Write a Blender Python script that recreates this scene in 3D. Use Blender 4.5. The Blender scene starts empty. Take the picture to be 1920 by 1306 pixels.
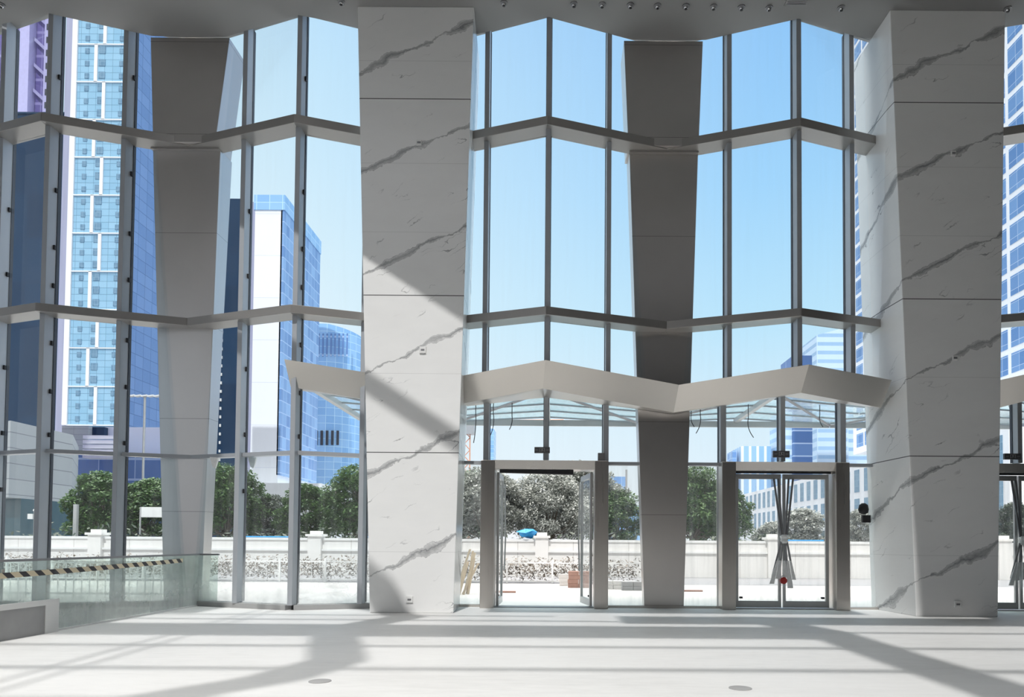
import bpy, bmesh, math, random
from mathutils import Vector, Matrix
random.seed(7)
C = bpy.context.scene.collection
PI = math.pi

# ------------------------------------------------------------------ camera
F = 1300.0
PPX, HZ = 1040.0, 1017.0
PITCH, ROLL = math.radians(1.7), 0.007
PPY = HZ - F * math.tan(PITCH)
EYE = 1.4
cam_d = bpy.data.cameras.new('camera')
cam = bpy.data.objects.new('camera', cam_d)
C.objects.link(cam)
cam_d.sensor_width = 36.0
cam_d.lens = F / 1920 * 36.0
cam_d.shift_x = -(PPX - 960) / 1920
cam_d.shift_y = (PPY - 653) / 1920
cam_d.clip_end = 2000
ROT = (Matrix.Rotation(PI / 2 + PITCH, 3, 'X') @ Matrix.Rotation(ROLL, 3, 'Z'))
cam.matrix_world = Matrix.Translation((0, 0, EYE)) @ ROT.to_4x4()
bpy.context.scene.camera = cam


def at(px, py, D):
    """world point seen at photo pixel (px, py) at depth y = D"""
    d = ROT @ Vector(((px - PPX) / F, -(py - PPY) / F, -1.0))
    return Vector((0, 0, EYE)) + d * (D / d.y)


def ax(px, D, py=1017):
    return at(px, py, D).x


def az(py, D, px=1040):
    return at(px, py, D).z


# ------------------------------------------------------------------ materials
class NT:
    def __init__(s, name):
        s.m = bpy.data.materials.new(name)
        s.m.use_nodes = True
        s.t = s.m.node_tree
        s.t.nodes.clear()
        s.out = s.n('ShaderNodeOutputMaterial')
        s.tc = None

    def n(s, kind, **kw):
        x = s.t.nodes.new(kind)
        for k, v in kw.items():
            setattr(x, k, v)
        return x

    def l(s, a, b):
        s.t.links.new(a, b)

    def put(s, sock, v):
        if hasattr(v, 'is_linked'):
            s.l(v, sock)
        else:
            sock.default_value = v

    def obj(s):
        if s.tc is None:
            s.tc = s.n('ShaderNodeTexCoord')
        return s.tc.outputs['Object']

    def xyz(s, v=None):
        x = s.n('ShaderNodeSeparateXYZ')
        s.l(v or s.obj(), x.inputs[0])
        return x.outputs[0], x.outputs[1], x.outputs[2]

    def comb(s, x, y, z):
        c = s.n('ShaderNodeCombineXYZ')
        s.put(c.inputs[0], x); s.put(c.inputs[1], y); s.put(c.inputs[2], z)
        return c.outputs[0]

    def ma(s, op, a, b=0.0, c=0.0, clamp=False):
        x = s.n('ShaderNodeMath', operation=op, use_clamp=clamp)
        s.put(x.inputs[0], a); s.put(x.inputs[1], b); s.put(x.inputs[2], c)
        return x.outputs[0]

    def noise(s, vec=None, scale=1.0, detail=4.0, rough=0.55, stretch=None):
        x = s.n('ShaderNodeTexNoise')
        v = vec or s.obj()
        if stretch:
            mp = s.n('ShaderNodeMapping')
            mp.inputs['Scale'].default_value = stretch
            s.l(v, mp.inputs[0])
            v = mp.outputs[0]
        s.l(v, x.inputs['Vector'])
        x.inputs['Scale'].default_value = scale
        x.inputs['Detail'].default_value = detail
        x.inputs['Roughness'].default_value = rough
        return x.outputs['Fac']

    def white(s, vec):
        x = s.n('ShaderNodeTexWhiteNoise')
        s.l(vec, x.inputs['Vector'])
        return x.outputs['Value']

    def mix(s, fac, a, b):
        x = s.n('ShaderNodeMix', data_type='RGBA')
        s.put(x.inputs[0], fac)
        s.put(x.inputs[6], c4(a)); s.put(x.inputs[7], c4(b))
        return x.outputs[2]

    def ramp(s, fac, stops):
        x = s.n('ShaderNodeValToRGB')
        s.l(fac, x.inputs[0])
        e = x.color_ramp.elements
        while len(e) < len(stops):
            e.new(0.5)
        for i, (p, c) in enumerate(stops):
            e[i].position = p
            e[i].color = c4(c) if isinstance(c, tuple) else (c, c, c, 1)
        return x.outputs[0]

    def pbr(s, color, rough=0.5, metal=0.0, spec=0.5, bump=None, bump_s=0.1):
        p = s.n('ShaderNodeBsdfPrincipled')
        s.put(p.inputs['Base Color'], c4(color))
        s.put(p.inputs['Roughness'], rough)
        s.put(p.inputs['Metallic'], metal)
        p.inputs['Specular IOR Level'].default_value = spec
        if bump is not None:
            b = s.n('ShaderNodeBump')
            b.inputs['Strength'].default_value = bump_s
            b.inputs['Distance'].default_value = 0.02
            s.l(bump, b.inputs['Height'])
            s.l(b.outputs[0], p.inputs['Normal'])
        return p.outputs[0]

    def done(s, sh):
        s.l(sh, s.out.inputs[0])
        return s.m


def c4(c):
    if hasattr(c, 'is_linked'):
        return c
    return (c[0], c[1], c[2], 1.0)


def simple(name, col, rough=0.5, metal=0.0, var=0.12, scale=3.0, spec=0.5, stretch=None):
    t = NT(name)
    f = t.noise(scale=scale, stretch=stretch)
    a = tuple(max(0, x * (1 - var)) for x in col)
    b = tuple(min(1, x * (1 + var)) for x in col)
    return t.done(t.pbr(t.mix(f, a, b), rough, metal, spec))


def brushed(name, col, rough=0.35, metal=0.85):
    t = NT(name)
    f = t.noise(scale=60.0, detail=2, stretch=(1, 1, 0.01))
    a = tuple(x * .97 for x in col); b = tuple(min(1, x * 1.03) for x in col)
    r = t.ma('MULTIPLY_ADD', f, 0.03, rough - .015)
    return t.done(t.pbr(t.mix(f, a, b), r, metal))


def panel_metal(name, col, joints, rough=0.42, metal=0.6):
    """sheet-metal cladding with thin horizontal panel joints every `joints` metres"""
    t = NT(name)
    x, y, z = t.xyz()
    fr = t.ma('FRACT', t.ma('DIVIDE', z, joints))
    j = t.ma('LESS_THAN', fr, 0.008 / joints)
    f = t.noise(scale=0.8)
    base = t.mix(f, tuple(v * .93 for v in col), tuple(v * 1.07 for v in col))
    return t.done(t.pbr(t.mix(j, base, tuple(v * .35 for v in col)), rough, metal))


def glass(name, tint=(.95, .98, 1.0), refl=0.06, dirt=0.0, dirt_h=1.4, base_z=0.0, haze=0.02):
    t = NT(name)
    tr = t.n('ShaderNodeBsdfTransparent')
    tr.inputs[0].default_value = c4(tint)
    gl = t.n('ShaderNodeBsdfGlossy')
    gl.inputs['Roughness'].default_value = 0.02
    gl.inputs[0].default_value = (1, 1, 1, 1)
    lw = t.n('ShaderNodeLayerWeight')
    lw.inputs[0].default_value = 0.22
    fac = t.ma('MULTIPLY', lw.outputs['Fresnel'], refl, clamp=True)
    ms = t.n('ShaderNodeMixShader')
    t.l(fac, ms.inputs[0]); t.l(tr.outputs[0], ms.inputs[1]); t.l(gl.outputs[0], ms.inputs[2])
    sh = ms.outputs[0]
    # thin film of dust: streaks everywhere, a heavier splash of cement dust low down
    geo = t.n('ShaderNodeNewGeometry')
    x, y, z = t.xyz(geo.outputs['Position'])
    st = t.noise(geo.outputs['Position'], scale=9.0, detail=5, stretch=(1, 1, 0.06))
    st = t.ma('MULTIPLY', t.ma('SUBTRACT', st, 0.42, clamp=True), haze * 6)
    d = t.ma('ADD', st, haze, clamp=True)
    if dirt > 0:
        nz = t.noise(geo.outputs['Position'], scale=1.6, detail=7, rough=.65)
        hgt = t.ma('DIVIDE', t.ma('SUBTRACT', dirt_h + base_z, z), dirt_h, clamp=True)
        hv = t.ma('MULTIPLY', t.ma('POWER', hgt, 1.3), t.ma('MULTIPLY_ADD', nz, 1.8, -.15, clamp=True))
        d = t.ma('ADD', d, t.ma('MULTIPLY', hv, dirt), clamp=True)
    df = t.n('ShaderNodeBsdfDiffuse'); df.inputs[0].default_value = (.78, .78, .77, 1)
    tl = t.n('ShaderNodeBsdfTranslucent'); tl.inputs[0].default_value = (.78, .78, .77, 1)
    dm = t.n('ShaderNodeMixShader'); dm.inputs[0].default_value = 0.4
    t.l(df.outputs[0], dm.inputs[1]); t.l(tl.outputs[0], dm.inputs[2])
    m2 = t.n('ShaderNodeMixShader')
    t.l(d, m2.inputs[0]); t.l(sh, m2.inputs[1]); t.l(dm.outputs[0], m2.inputs[2])
    return t.done(m2.outputs[0])


def marble(name, z_off=0.0):
    t = NT(name)
    x, y, z = t.xyz()
    co = t.obj()
    n1 = t.noise(co, scale=1.1, detail=5, rough=.6)
    n2 = t.noise(co, scale=5.0, detail=6, rough=.65)
    w = t.ma('SUBTRACT', z, t.ma('MULTIPLY', t.ma('SUBTRACT', x, y), 0.47))
    w = t.ma('ADD', w, t.ma('MULTIPLY', t.ma('SUBTRACT', n1, .5), 0.55))
    w = t.ma('ADD', w, t.ma('MULTIPLY', t.ma('SUBTRACT', n2, .5), 0.16))
    fr = t.ma('FRACT', t.ma('DIVIDE', t.ma('ADD', w, 20 * 2.06 - 1.10 + 1.03 + z_off), 2.06))
    dist = t.ma('MULTIPLY', t.ma('ABSOLUTE', t.ma('SUBTRACT', fr, .5)), 2.06)
    pres = t.noise(co, scale=0.9, detail=2, stretch=(1, 1, .6))
    thick = t.ma('MULTIPLY', t.ma('SUBTRACT', pres, .40, clamp=True), 0.46)
    thick = t.ma('ADD', thick, 0.008)
    body = t.ma('SUBTRACT', 1.0, t.ma('DIVIDE', dist, thick), clamp=True)
    body = t.ma('POWER', body, .5)
    streak = t.noise(t.comb(t.ma('MULTIPLY', w, 26.0), x, y), scale=1.4, detail=3)
    vein = t.ma('MULTIPLY', body, t.ma('MULTIPLY_ADD', streak, 1.3, .12, clamp=True))
    edge = t.ma('LESS_THAN', t.ma('ABSOLUTE', t.ma('SUBTRACT', dist, thick)), 0.008)
    edge = t.ma('MULTIPLY', edge, t.ma('MULTIPLY_ADD', n2, 1.6, -.35, clamp=True))
    vein = t.ma('MAXIMUM', vein, edge)
    # hairline veins between the bold ones
    hv = t.noise(t.comb(t.ma('MULTIPLY', x, .35), t.ma('MULTIPLY', y, .35), t.ma('MULTIPLY', w, 1.5)), scale=1.0, detail=3, rough=.55)
    hair = t.ma('LESS_THAN', t.ma('ABSOLUTE', t.ma('SUBTRACT', hv, .53)), 0.0035)
    pat = t.ma('MULTIPLY', t.ma('SUBTRACT', t.noise(co, scale=1.7, detail=1), .53, clamp=True), 7, clamp=True)
    hair = t.ma('MULTIPLY', hair, pat)
    vein = t.ma('MAXIMUM', vein, t.ma('MULTIPLY', hair, .75))
    cloud = t.noise(co, scale=1.3, detail=6, rough=.6, stretch=(.6, .6, 1.6))
    base = t.mix(cloud, (.76, .76, .755), (.86, .86, .855))
    base = t.mix(vein, base, (.20, .205, .215))
    j = 0.0
    for zj in (3.17, 6.32, 10.32):
        k = t.ma('LESS_THAN', t.ma('ABSOLUTE', t.ma('SUBTRACT', z, zj)), 0.009)
        j = t.ma('MAXIMUM', j, k)
    for zj in (1.2, 4.75, 7.6, 9.0, 11.1):
        k = t.ma('LESS_THAN', t.ma('ABSOLUTE', t.ma('SUBTRACT', z, zj)), 0.004)
        j = t.ma('MAXIMUM', j, t.ma('MULTIPLY', k, .25))
    base = t.mix(j, base, (.12, .12, .12))
    return t.done(t.pbr(base, 0.22, 0, .4))


def facade(name, glass_a, glass_b, frame, cw, ch, lw=0.08, lh=0.1, rough=.25, vs=(0, 0), metal=0.0, hstripe=None):
    """curtain wall: a grid of panes whose tone varies pane by pane, mullion lines between"""
    t = NT(name)
    x, y, z = t.xyz()
    u = t.ma('DIVIDE', t.ma('ADD', t.ma('ADD', x, y), 500.0 + vs[0]), cw)
    v = t.ma('DIVIDE', t.ma('ADD', z, vs[1] + 50.0), ch)
    fu, fv = t.ma('FRACT', u), t.ma('FRACT', v)
    line = t.ma('MAXIMUM', t.ma('LESS_THAN', fu, lw / cw), t.ma('LESS_THAN', fv, lh / ch))
    r = t.white(t.comb(t.ma('FLOOR', u), t.ma('FLOOR', v), 3.0))
    big = t.noise(scale=0.05, detail=3)
    r = t.ma('ADD', t.ma('MULTIPLY', r, .55), t.ma('MULTIPLY', big, .45))
    col = t.mix(r, glass_a, glass_b)
    if hstripe:
        s2 = t.ma('GREATER_THAN', fv, 1 - hstripe[0])
        col = t.mix(s2, col, hstripe[1])
    col = t.mix(line, col, frame)
    return t.done(t.pbr(col, rough, metal, .18))


def leaf_mat(name, a, b):
    t = NT(name)
    oi = t.n('ShaderNodeObjectInfo')
    geo = t.n('ShaderNodeNewGeometry')
    f = t.white(t.comb(geo.outputs['Random Per Island'], oi.outputs['Random'], 0.0))
    col = t.mix(f, a, b)
    p = t.n('ShaderNodeBsdfPrincipled')
    t.l(col, p.inputs['Base Color'])
    p.inputs['Roughness'].default_value = .45
    p.inputs['Specular IOR Level'].default_value = .6
    tl = t.n('ShaderNodeBsdfTranslucent')
    t.l(col, tl.inputs[0])
    ms = t.n('ShaderNodeMixShader'); ms.inputs[0].default_value = .25
    t.l(p.outputs[0], ms.inputs[1]); t.l(tl.outputs[0], ms.inputs[2])
    return t.done(ms.outputs[0])


def floor_mat():
    t = NT('concrete_screed')
    f1 = t.noise(scale=0.5, detail=6, rough=.6, stretch=(.5, 1.6, 1))
    f2 = t.noise(scale=7.0, detail=6, rough=.7, stretch=(.35, 1.5, 1))
    f = t.ma('ADD', t.ma('MULTIPLY', f1, .6), t.ma('MULTIPLY', f2, .4))
    col = t.ramp(f, [(.3, (.62, .615, .605)), (.5, (.72, .715, .705)), (.7, (.77, .765, .755))])
    sp = t.ma('GREATER_THAN', t.noise(scale=2.3, detail=8, rough=.75), .70)
    col = t.mix(t.ma('MULTIPLY', sp, .35), col, (.4, .4, .4))
    return t.done(t.pbr(col, .55, 0, .35, bump=f2, bump_s=.12))


def tape_mat():
    t = NT('caution_stripes')
    x, y, z = t.xyz()
    u = t.ma('FRACT', t.ma('DIVIDE', t.ma('ADD', y, t.ma('MULTIPLY', z, 1.3)), .30))
    k = t.ma('LESS_THAN', u, .47)
    return t.done(t.pbr(t.mix(k, (.70, .60, .42), (.03, .025, .03)), .5))


def wall_outside_mat():
    t = NT('painted_boundary_wall')
    x, y, z = t.xyz()
    n = t.noise(scale=1.5, detail=6, stretch=(1, 1, .25))
    col = t.mix(n, (.72, .70, .67), (.84, .83, .81))
    u = t.ma('FRACT', t.ma('DIVIDE', t.ma('ADD', x, 100), 2.4))
    k = t.ma('LESS_THAN', u, .012)
    return t.done(t.pbr(t.mix(t.ma('MULTIPLY', k, .6), col, (.4, .38, .36)), .7))


M = {}
M['taupe'] = panel_metal('taupe_metal_panel', (.60, .575, .56), 2.02, rough=.30, metal=.92)
M['transom'] = simple('transom_metal', (.36, .345, .33), .30, .55, .04, 1.5)
M['canopy'] = simple('champagne_metal', (.66, .63, .59), .30, .9, .04, 1.2)
M['mullion'] = simple('grey_coated_aluminium', (.40, .42, .45), .42, .3, .05, 2)
M['mull_in'] = simple('dark_gasket', (.03, .035, .05), .5)
M['steel'] = brushed('brushed_steel', (.58, .55, .52), .28, .9)
M['steel_d'] = simple('dark_aluminium', (.24, .24, .25), .4, .5)
M['door_al'] = simple('door_aluminium', (.50, .50, .50), .38, .5)
M['black'] = simple('black_rubber', (.015, .015, .018), .6)
M['white'] = simple('white_paint', (.75, .75, .74), .5, 0, .05)
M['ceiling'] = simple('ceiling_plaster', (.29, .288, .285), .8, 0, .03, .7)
M['floor'] = floor_mat()
M['marble'] = marble('veined_white_marble')
M['marble2'] = marble('veined_white_marble_b', .06)
M['glass'] = glass('facade_glass', (.955, .98, .995), .12, .0, haze=.006)
M['glass_low'] = glass('dusty_facade_glass', (.94, .97, .98), .12, .6, 1.3, 0.0, haze=.02)
M['glass_door'] = glass('door_glass', (.97, .98, .98), .12, .12, .8, haze=.055)
M['glass_rail'] = glass('dusty_railing_glass', (.88, .94, .91), .25, .55, .9, 0.0, haze=.045)
M['glass_side'] = M['glass']
M['glass_can'] = glass('canopy_glass', (.84, .93, .95), .3, 0, haze=.10)
M['dark_wall'] = simple('dark_stone_wall', (.022, .021, .022), .6)
M['pale_wall'] = simple('pale_plaster_wall', (.78, .78, .79), .7)
M['concrete'] = simple('rough_concrete', (.34, .34, .34), .8, 0, .2, 2)
M['paving'] = simple('pale_paving', (.66, .63, .61), .8, 0, .08, 1.5)  # forecourt concrete's own pale colour
M['street'] = simple('asphalt', (.28, .28, .29), .85)
M['bwall'] = wall_outside_mat()
M['stone'] = facade('grey_stone_cladding', (.36, .38, .40), (.44, .46, .47), (.20, .21, .23), 9.0, 0.95, .03, .05, rough=.6)
M['leaf_g'] = leaf_mat('green_leaves', (.035, .085, .03), (.14, .24, .08))
M['leaf_glare'] = leaf_mat('glare_leaves', (.13, .145, .125), (.68, .70, .66))  # grey-white leaf glare is put into this colour
M['leaf_d'] = leaf_mat('dark_leaves', (.02, .035, .025), (.09, .12, .075))
M['leaf_dry'] = leaf_mat('dry_leaves', (.07, .06, .045), (.25, .20, .155))
M['bark'] = simple('bark', (.20, .17, .14), .9, 0, .3, 6)
M['red'] = simple('red_lock', (.42, .03, .025), .4)
M['plastic'] = simple('clear_wrap', (.80, .80, .79), .3, 0, .2, 20)
M['tape'] = tape_mat()
M['wood'] = simple('raw_timber', (.52, .42, .30), .7, 0, .25, 6, stretch=(1, 1, .1))
M['brick'] = simple('red_block', (.42, .25, .20), .8, 0, .25, 6)
M['blue'] = simple('blue_tarpaulin', (.02, .28, .62), .5, 0, .2, 8)
M['crane'] = simple('crane_paint', (.75, .35, .22), .5)
M['chrome'] = simple('chrome', (.75, .75, .76), .12, .95, .02)
M['sign_face'] = simple('sign_face', (.10, .10, .105), .4)
M['sign_mark'] = simple('sign_mark', (.42, .42, .43), .5)


# ------------------------------------------------------------------ mesh helpers
class MB:
    def __init__(s):
        s.v, s.f = [], []

    def poly(s, pts):
        i = len(s.v)
        s.v += [tuple(p) for p in pts]
        s.f.append(tuple(range(i, i + len(pts))))

    def hexa(s, b, t):
        """eight-cornered solid from bottom quad b and top quad t (same winding)"""
        i = len(s.v)
        s.v += [tuple(p) for p in b] + [tuple(p) for p in t]
        s.f += [(i + 3, i + 2, i + 1, i), (i + 4, i + 5, i + 6, i + 7)]
        for k in range(4):
            n = (k + 1) % 4
            s.f.append((i + k, i + n, i + 4 + n, i + 4 + k))
        return s

    def box(s, x0, x1, y0, y1, z0, z1):
        b = [(x0, y0, z0), (x1, y0, z0), (x1, y1, z0), (x0, y1, z0)]
        return s.hexa(b, [(x, y, z1) for x, y, _ in b])

    def prism(s, plan, z0, z1):
        n = len(plan)
        i = len(s.v)
        z0f = z0 if callable(z0) else (lambda x, y: z0)
        z1f = z1 if callable(z1) else (lambda x, y: z1)
        s.v += [(x, y, z0f(x, y)) for x, y in plan] + [(x, y, z1f(x, y)) for x, y in plan]
        s.f.append(tuple(range(i + n - 1, i - 1, -1)))
        s.f.append(tuple(range(i + n, i + 2 * n)))
        for k in range(n):
            m = (k + 1) % n
            s.f.append((i + k, i + m, i + n + m, i + n + k))
        return s

    def tube(s, pts, r, seg=8, r2=None):
        pts = [Vector(p) for p in pts]
        n = len(pts)
        i = len(s.v)
        up = None
        for k, p in enumerate(pts):
            d = (pts[min(k + 1, n - 1)] - pts[max(k - 1, 0)]).normalized()
            if up is None:
                up = Vector((0, 0, 1)) if abs(d.z) < .9 else Vector((1, 0, 0))
            a = d.cross(up).normalized()
            b = a.cross(d).normalized()
            up = b
            rr = r if r2 is None else r + (r2 - r) * k / max(1, n - 1)
            for q in range(seg):
                t = 2 * PI * q / seg
                s.v.append(tuple(p + a * (math.cos(t) * rr) + b * (math.sin(t) * rr)))
        for k in range(n - 1):
            for q in range(seg):
                m = (q + 1) % seg
                s.f.append((i + k * seg + q, i + k * seg + m, i + (k + 1) * seg + m, i + (k + 1) * seg + q))
        s.f.append(tuple(range(i + seg - 1, i - 1, -1)))
        s.f.append(tuple(range(i + (n - 1) * seg, i + n * seg)))
        return s

    def lathe(s, c, prof, seg=16, axis='z'):
        i = len(s.v)
        for r, h in prof:
            for q in range(seg):
                t = 2 * PI * q / seg
                if axis == 'z':
                    s.v.append((c[0] + r * math.cos(t), c[1] + r * math.sin(t), c[2] + h))
                else:
                    s.v.append((c[0] + r * math.cos(t), c[1] + h, c[2] + r * math.sin(t)))
        n = len(prof)
        for k in range(n - 1):
            for q in range(seg):
                m = (q + 1) % seg
                s.f.append((i + k * seg + q, i + k * seg + m, i + (k + 1) * seg + m, i + (k + 1) * seg + q))
        s.f.append(tuple(range(i + seg - 1, i - 1, -1)))
        s.f.append(tuple(range(i + (n - 1) * seg, i + n * seg)))
        return s

    def build(s, name, mat, parent=None, origin=None, bevel=0.0, smooth=False):
        me = bpy.data.meshes.new(name)
        o3 = Vector(origin) if origin is not None else (Vector(parent.location) if parent is not None and parent.parent is None else Vector((0, 0, 0)))
        if parent is not None and parent.parent is not None:
            o3 = Vector(parent.parent.location)
        me.from_pydata([tuple(Vector(v) - o3) for v in s.v], [], s.f)
        bm = bmesh.new(); bm.from_mesh(me)
        bmesh.ops.recalc_face_normals(bm, faces=bm.faces)
        bm.to_mesh(me); bm.free()
        if smooth:
            for p in me.polygons:
                p.use_smooth = True
        me.materials.append(mat)
        o = bpy.data.objects.new(name, me)
        C.objects.link(o)
        if parent is not None:
            o.parent = parent           # local coordinates: thing's base (sub-parts sit at the part's own zero)
        else:
            o.location = o3
        if bevel:
            b = o.modifiers.new('bevel', 'BEVEL'); b.width = bevel; b.segments = 2; b.limit_method = 'ANGLE'
        return o


def thing(name, label, cat, loc=(0, 0, 0), group=None, kind=None):
    o = bpy.data.objects.new(name, None)
    C.objects.link(o)
    o.empty_display_size = .2
    o.location = loc
    return tag(o, label, cat, group, kind)


def tag(o, label=None, cat=None, group=None, kind=None):
    if label: o['label'] = label
    if cat: o['category'] = cat
    if group: o['group'] = group
    if kind: o['kind'] = kind
    return o


def struct(name, loc=(0, 0, 0)):
    o = bpy.data.objects.new(name, None)
    C.objects.link(o); o.location = loc
    o['kind'] = 'structure'
    return o


def lerp(a, b, t):
    return a + (b - a) * t


# ------------------------------------------------------------------ constants of the hall
P, X0 = 5.15, -0.2                      # bay period, peak of bay 0
GP, GT = 14.3, 15.2                     # glass plan: peak (towards the hall), trough
ZC = 12.22                               # ceiling height
T1a, T1b = 9.90, 10.08                  # upper deep transom
T2a, T2b = 6.00, 6.17                   # lower deep transom
HALF = P / 2
LOWD = 15.2                             # flat lower glazing of the door bays


def gline(k, dx):                       # folded glass line of bay k at offset dx from its peak
    return Vector((X0 + P * k + dx, lerp(GP, GT, abs(dx) / HALF)))


# ------------------------------------------------------------------ sun and sky roof geometry
EL = math.radians(51.0)
KAZ = 0.08                              # sideways drift of the sun per metre of depth
TE = math.tan(EL)
ROOF = ZC


def foot(x, d, z):                      # sun-projected point on the floor
    return Vector((x + KAZ * z / TE, d + z / TE))


def roof(x, s, z=ROOF):                 # roof point whose shadow falls on floor (x, s)
    return (x - KAZ * z / TE, s - z / TE)


# ------------------------------------------------------------------ floor, ceiling, walls
RX = -7.62                              # railing line
fl = MB()
fl.prism([(RX, -9), (12.7, -9), (12.7, 15.45), (-7.5, 15.45), (-7.5, 14.95), (RX, 14.95)], -.3, 0)
o = fl.build('floor', M['floor']); o['kind'] = 'structure'
lw = MB(); lw.prism([(-13.1, -9), (RX, -9), (RX, 14.6), (-13.1, 14.6)], -1.9, -1.6)
lw.build('lower_level', M['concrete'], o)
lw = MB(); lw.prism([(-13.1, 14.2), (-7.6, 14.2), (-7.6, 14.35), (-13.1, 14.35)], -1.6, 0.0)
lw.build('upstand', M['concrete'], o)
lw = MB(); lw.box(-13.1, -8.6, 9.2, 9.6, -1.6, -.55); lw.box(-13.1, -9.4, 11.6, 12.0, -1.6, -.2)
lw.build('stair_cheek', M['pale_wall'], o)

ce = struct('ceiling', (0, 0, ZC))


def rp(pts, z=ROOF):
    return [roof(a, b, z) for a, b in pts]


TOP = ZC + .26                          # glazing runs up into a slot behind the soffit edge


def edge(xa, xb, back=.33):
    """soffit edge between xa and xb (xa > xb): follows the folded glass, flat at the piers"""
    xs = sorted({xa, xb} | {v for v in [X0 + HALF * j for j in range(-6, 7)] if min(xa, xb) < v < max(xa, xb)} |
                {X0 + HALF * j + q for j in (-3, 1) for q in (-.8, .8) if min(xa, xb) < X0 + HALF * j + q < max(xa, xb)})
    out = []
    for x in xs:
        k = round((x - X0) / P)
        d = abs(x - (X0 + P * k))
        y = lerp(GP, GT, d / HALF) - back
        y = min(y, 14.62)
        out.append((x, y))
    return out[::-1] if xa > xb else out


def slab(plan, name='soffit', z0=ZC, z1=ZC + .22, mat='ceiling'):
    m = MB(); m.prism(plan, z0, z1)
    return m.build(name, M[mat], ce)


dcol = 13.72
fa = foot(-3.76, dcol, 7.0); fb = foot(-1.83, dcol, 5.75)
sl = (fb.y - fa.y) / (fb.x - fa.x)
XL, XM = -6.9, fb.x + .06
front = [(13.2, 16.2), (-13.6, 16.2)]
ra = roof(-13.5, 13.4); rb = roof(XL, 13.4); rc = roof(XL, fa.y + sl * (XL - fa.x)); rd = roof(XM, fb.y)
re_ = roof(XM, 13.95); rf = roof(6.3, 13.95); rg = roof(6.5, 16.4); rh = roof(7.2, 16.4); ri = roof(7.2, 13.6); rj = (13.2, 1.5)
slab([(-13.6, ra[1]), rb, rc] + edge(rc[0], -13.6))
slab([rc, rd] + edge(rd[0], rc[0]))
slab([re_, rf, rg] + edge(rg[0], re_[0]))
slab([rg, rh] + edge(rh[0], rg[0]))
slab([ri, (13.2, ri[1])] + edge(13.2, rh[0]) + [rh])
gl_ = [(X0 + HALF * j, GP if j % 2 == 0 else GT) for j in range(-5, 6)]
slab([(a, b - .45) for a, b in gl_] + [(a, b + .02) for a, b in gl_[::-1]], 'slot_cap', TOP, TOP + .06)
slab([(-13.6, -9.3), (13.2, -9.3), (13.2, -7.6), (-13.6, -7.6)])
slab([(7.6, -7.6), (13.2, -7.6), (13.2, ri[1]), (7.6, ri[1])])  # unseen strip added to cut skylight on the right side


def beam_x(s0, s1, xa=-13.5, xb=13.1, tilt=0.0):
    (a, ya), (_, yb) = roof(0, s0), roof(0, s1)
    slab([(xa, ya + tilt * xa), (xb, ya + tilt * xb), (xb, yb + tilt * xb), (xa, yb + tilt * xa)], 'roof_beam', ZC + .02, ZC + .08)


beam_x(7.60, 7.74, tilt=.012)
beam_x(9.28, 9.40, tilt=.012)
beam_x(10.25, 11.7, xb=roof(4.2, 0)[0])
beam_x(12.35, 12.45, xb=roof(4.0, 0)[0])
beam_x(13.15, 13.23, xb=roof(0, 0)[0])
beam_x(12.1, 13.3, xa=roof(1.2, 0)[0])
beam_x(11.0, 11.1, xa=roof(4.6, 0)[0])
beam_x(4.9, 6.15)
# diagonal braces in the sky roof
u1 = foot(-3.74, dcol, 4.71); u2 = foot(-1.95, dcol, 3.56)
s2 = (u2.y - u1.y) / (u2.x - u1.x)


def dg(x, w):
    return roof(x, u1.y + s2 * (x - u1.x) + w)


slab([dg(-7.4, 0), dg(XM + .3, 0), dg(XM + .3, -.36), dg(-7.4, -.36)], 'roof_brace', ZC + .02, ZC + .08)
# folded girder (its shadow runs up the middle-left of the floor)
gird = [(-3.9, 5.6), (-2.85, 7.0), (-2.55, 8.1), (-3.22, 10.1), (-3.25, 11.6), (-2.75, 12.9), (-3.5, 14.1), (-4.6, 14.9)]
for (xa, sa), (xb, sb) in zip(gird, gird[1:]):
    w = .36
    slab([roof(xa - w, sa), roof(xa + w, sa), roof(xb + w, sb), roof(xb - w, sb)], 'roof_girder', ZC + .08, ZC + .16)
for off in (0, .32):
    slab([roof(-5.35 + off, 4.5), roof(-5.28 + off, 4.5), roof(-6.0 + off, 14.6), roof(-6.07 + off, 14.6)], 'roof_tie', ZC + .16, ZC + .2)
gr2 = [(4.3, 4.8), (4.25, 8.0), (4.25, 10.3), (3.6, 12.6)]
for (xa, sa), (xb, sb) in zip(gr2, gr2[1:]):
    slab([roof(xa - .42, sa), roof(xa + .42, sa), roof(xb + .42, sb), roof(xb - .42, sb)], 'roof_girder', ZC + .9, ZC + 1.0)

wb = MB(); wb.box(-13.6, 13.2, -9.3, -9, -1.9, 16.3)
w = wb.build('wall_back', M['dark_wall']); w['kind'] = 'structure'
wb = MB()
wb.box(-13.5, -13.2, -9, 1.0, -1.9, ZC)
w = wb.build('wall_left', M['pale_wall']); w['kind'] = 'structure'
for a in ((1.0, 9.5, -1.9, .3), (1.0, 9.5, 8.4, ZC), (9.5, 15.4, -1.9, ZC)):
    wb = MB(); wb.box(-13.5, -13.2, *a); wb.build('wall_panel', M['pale_wall'], w)
wb = MB(); wb.box(12.75, 13.05, -9, 15.4, -.3, ZC)
w = wb.build('wall_right', M['dark_wall']); w['kind'] = 'structure'

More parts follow.
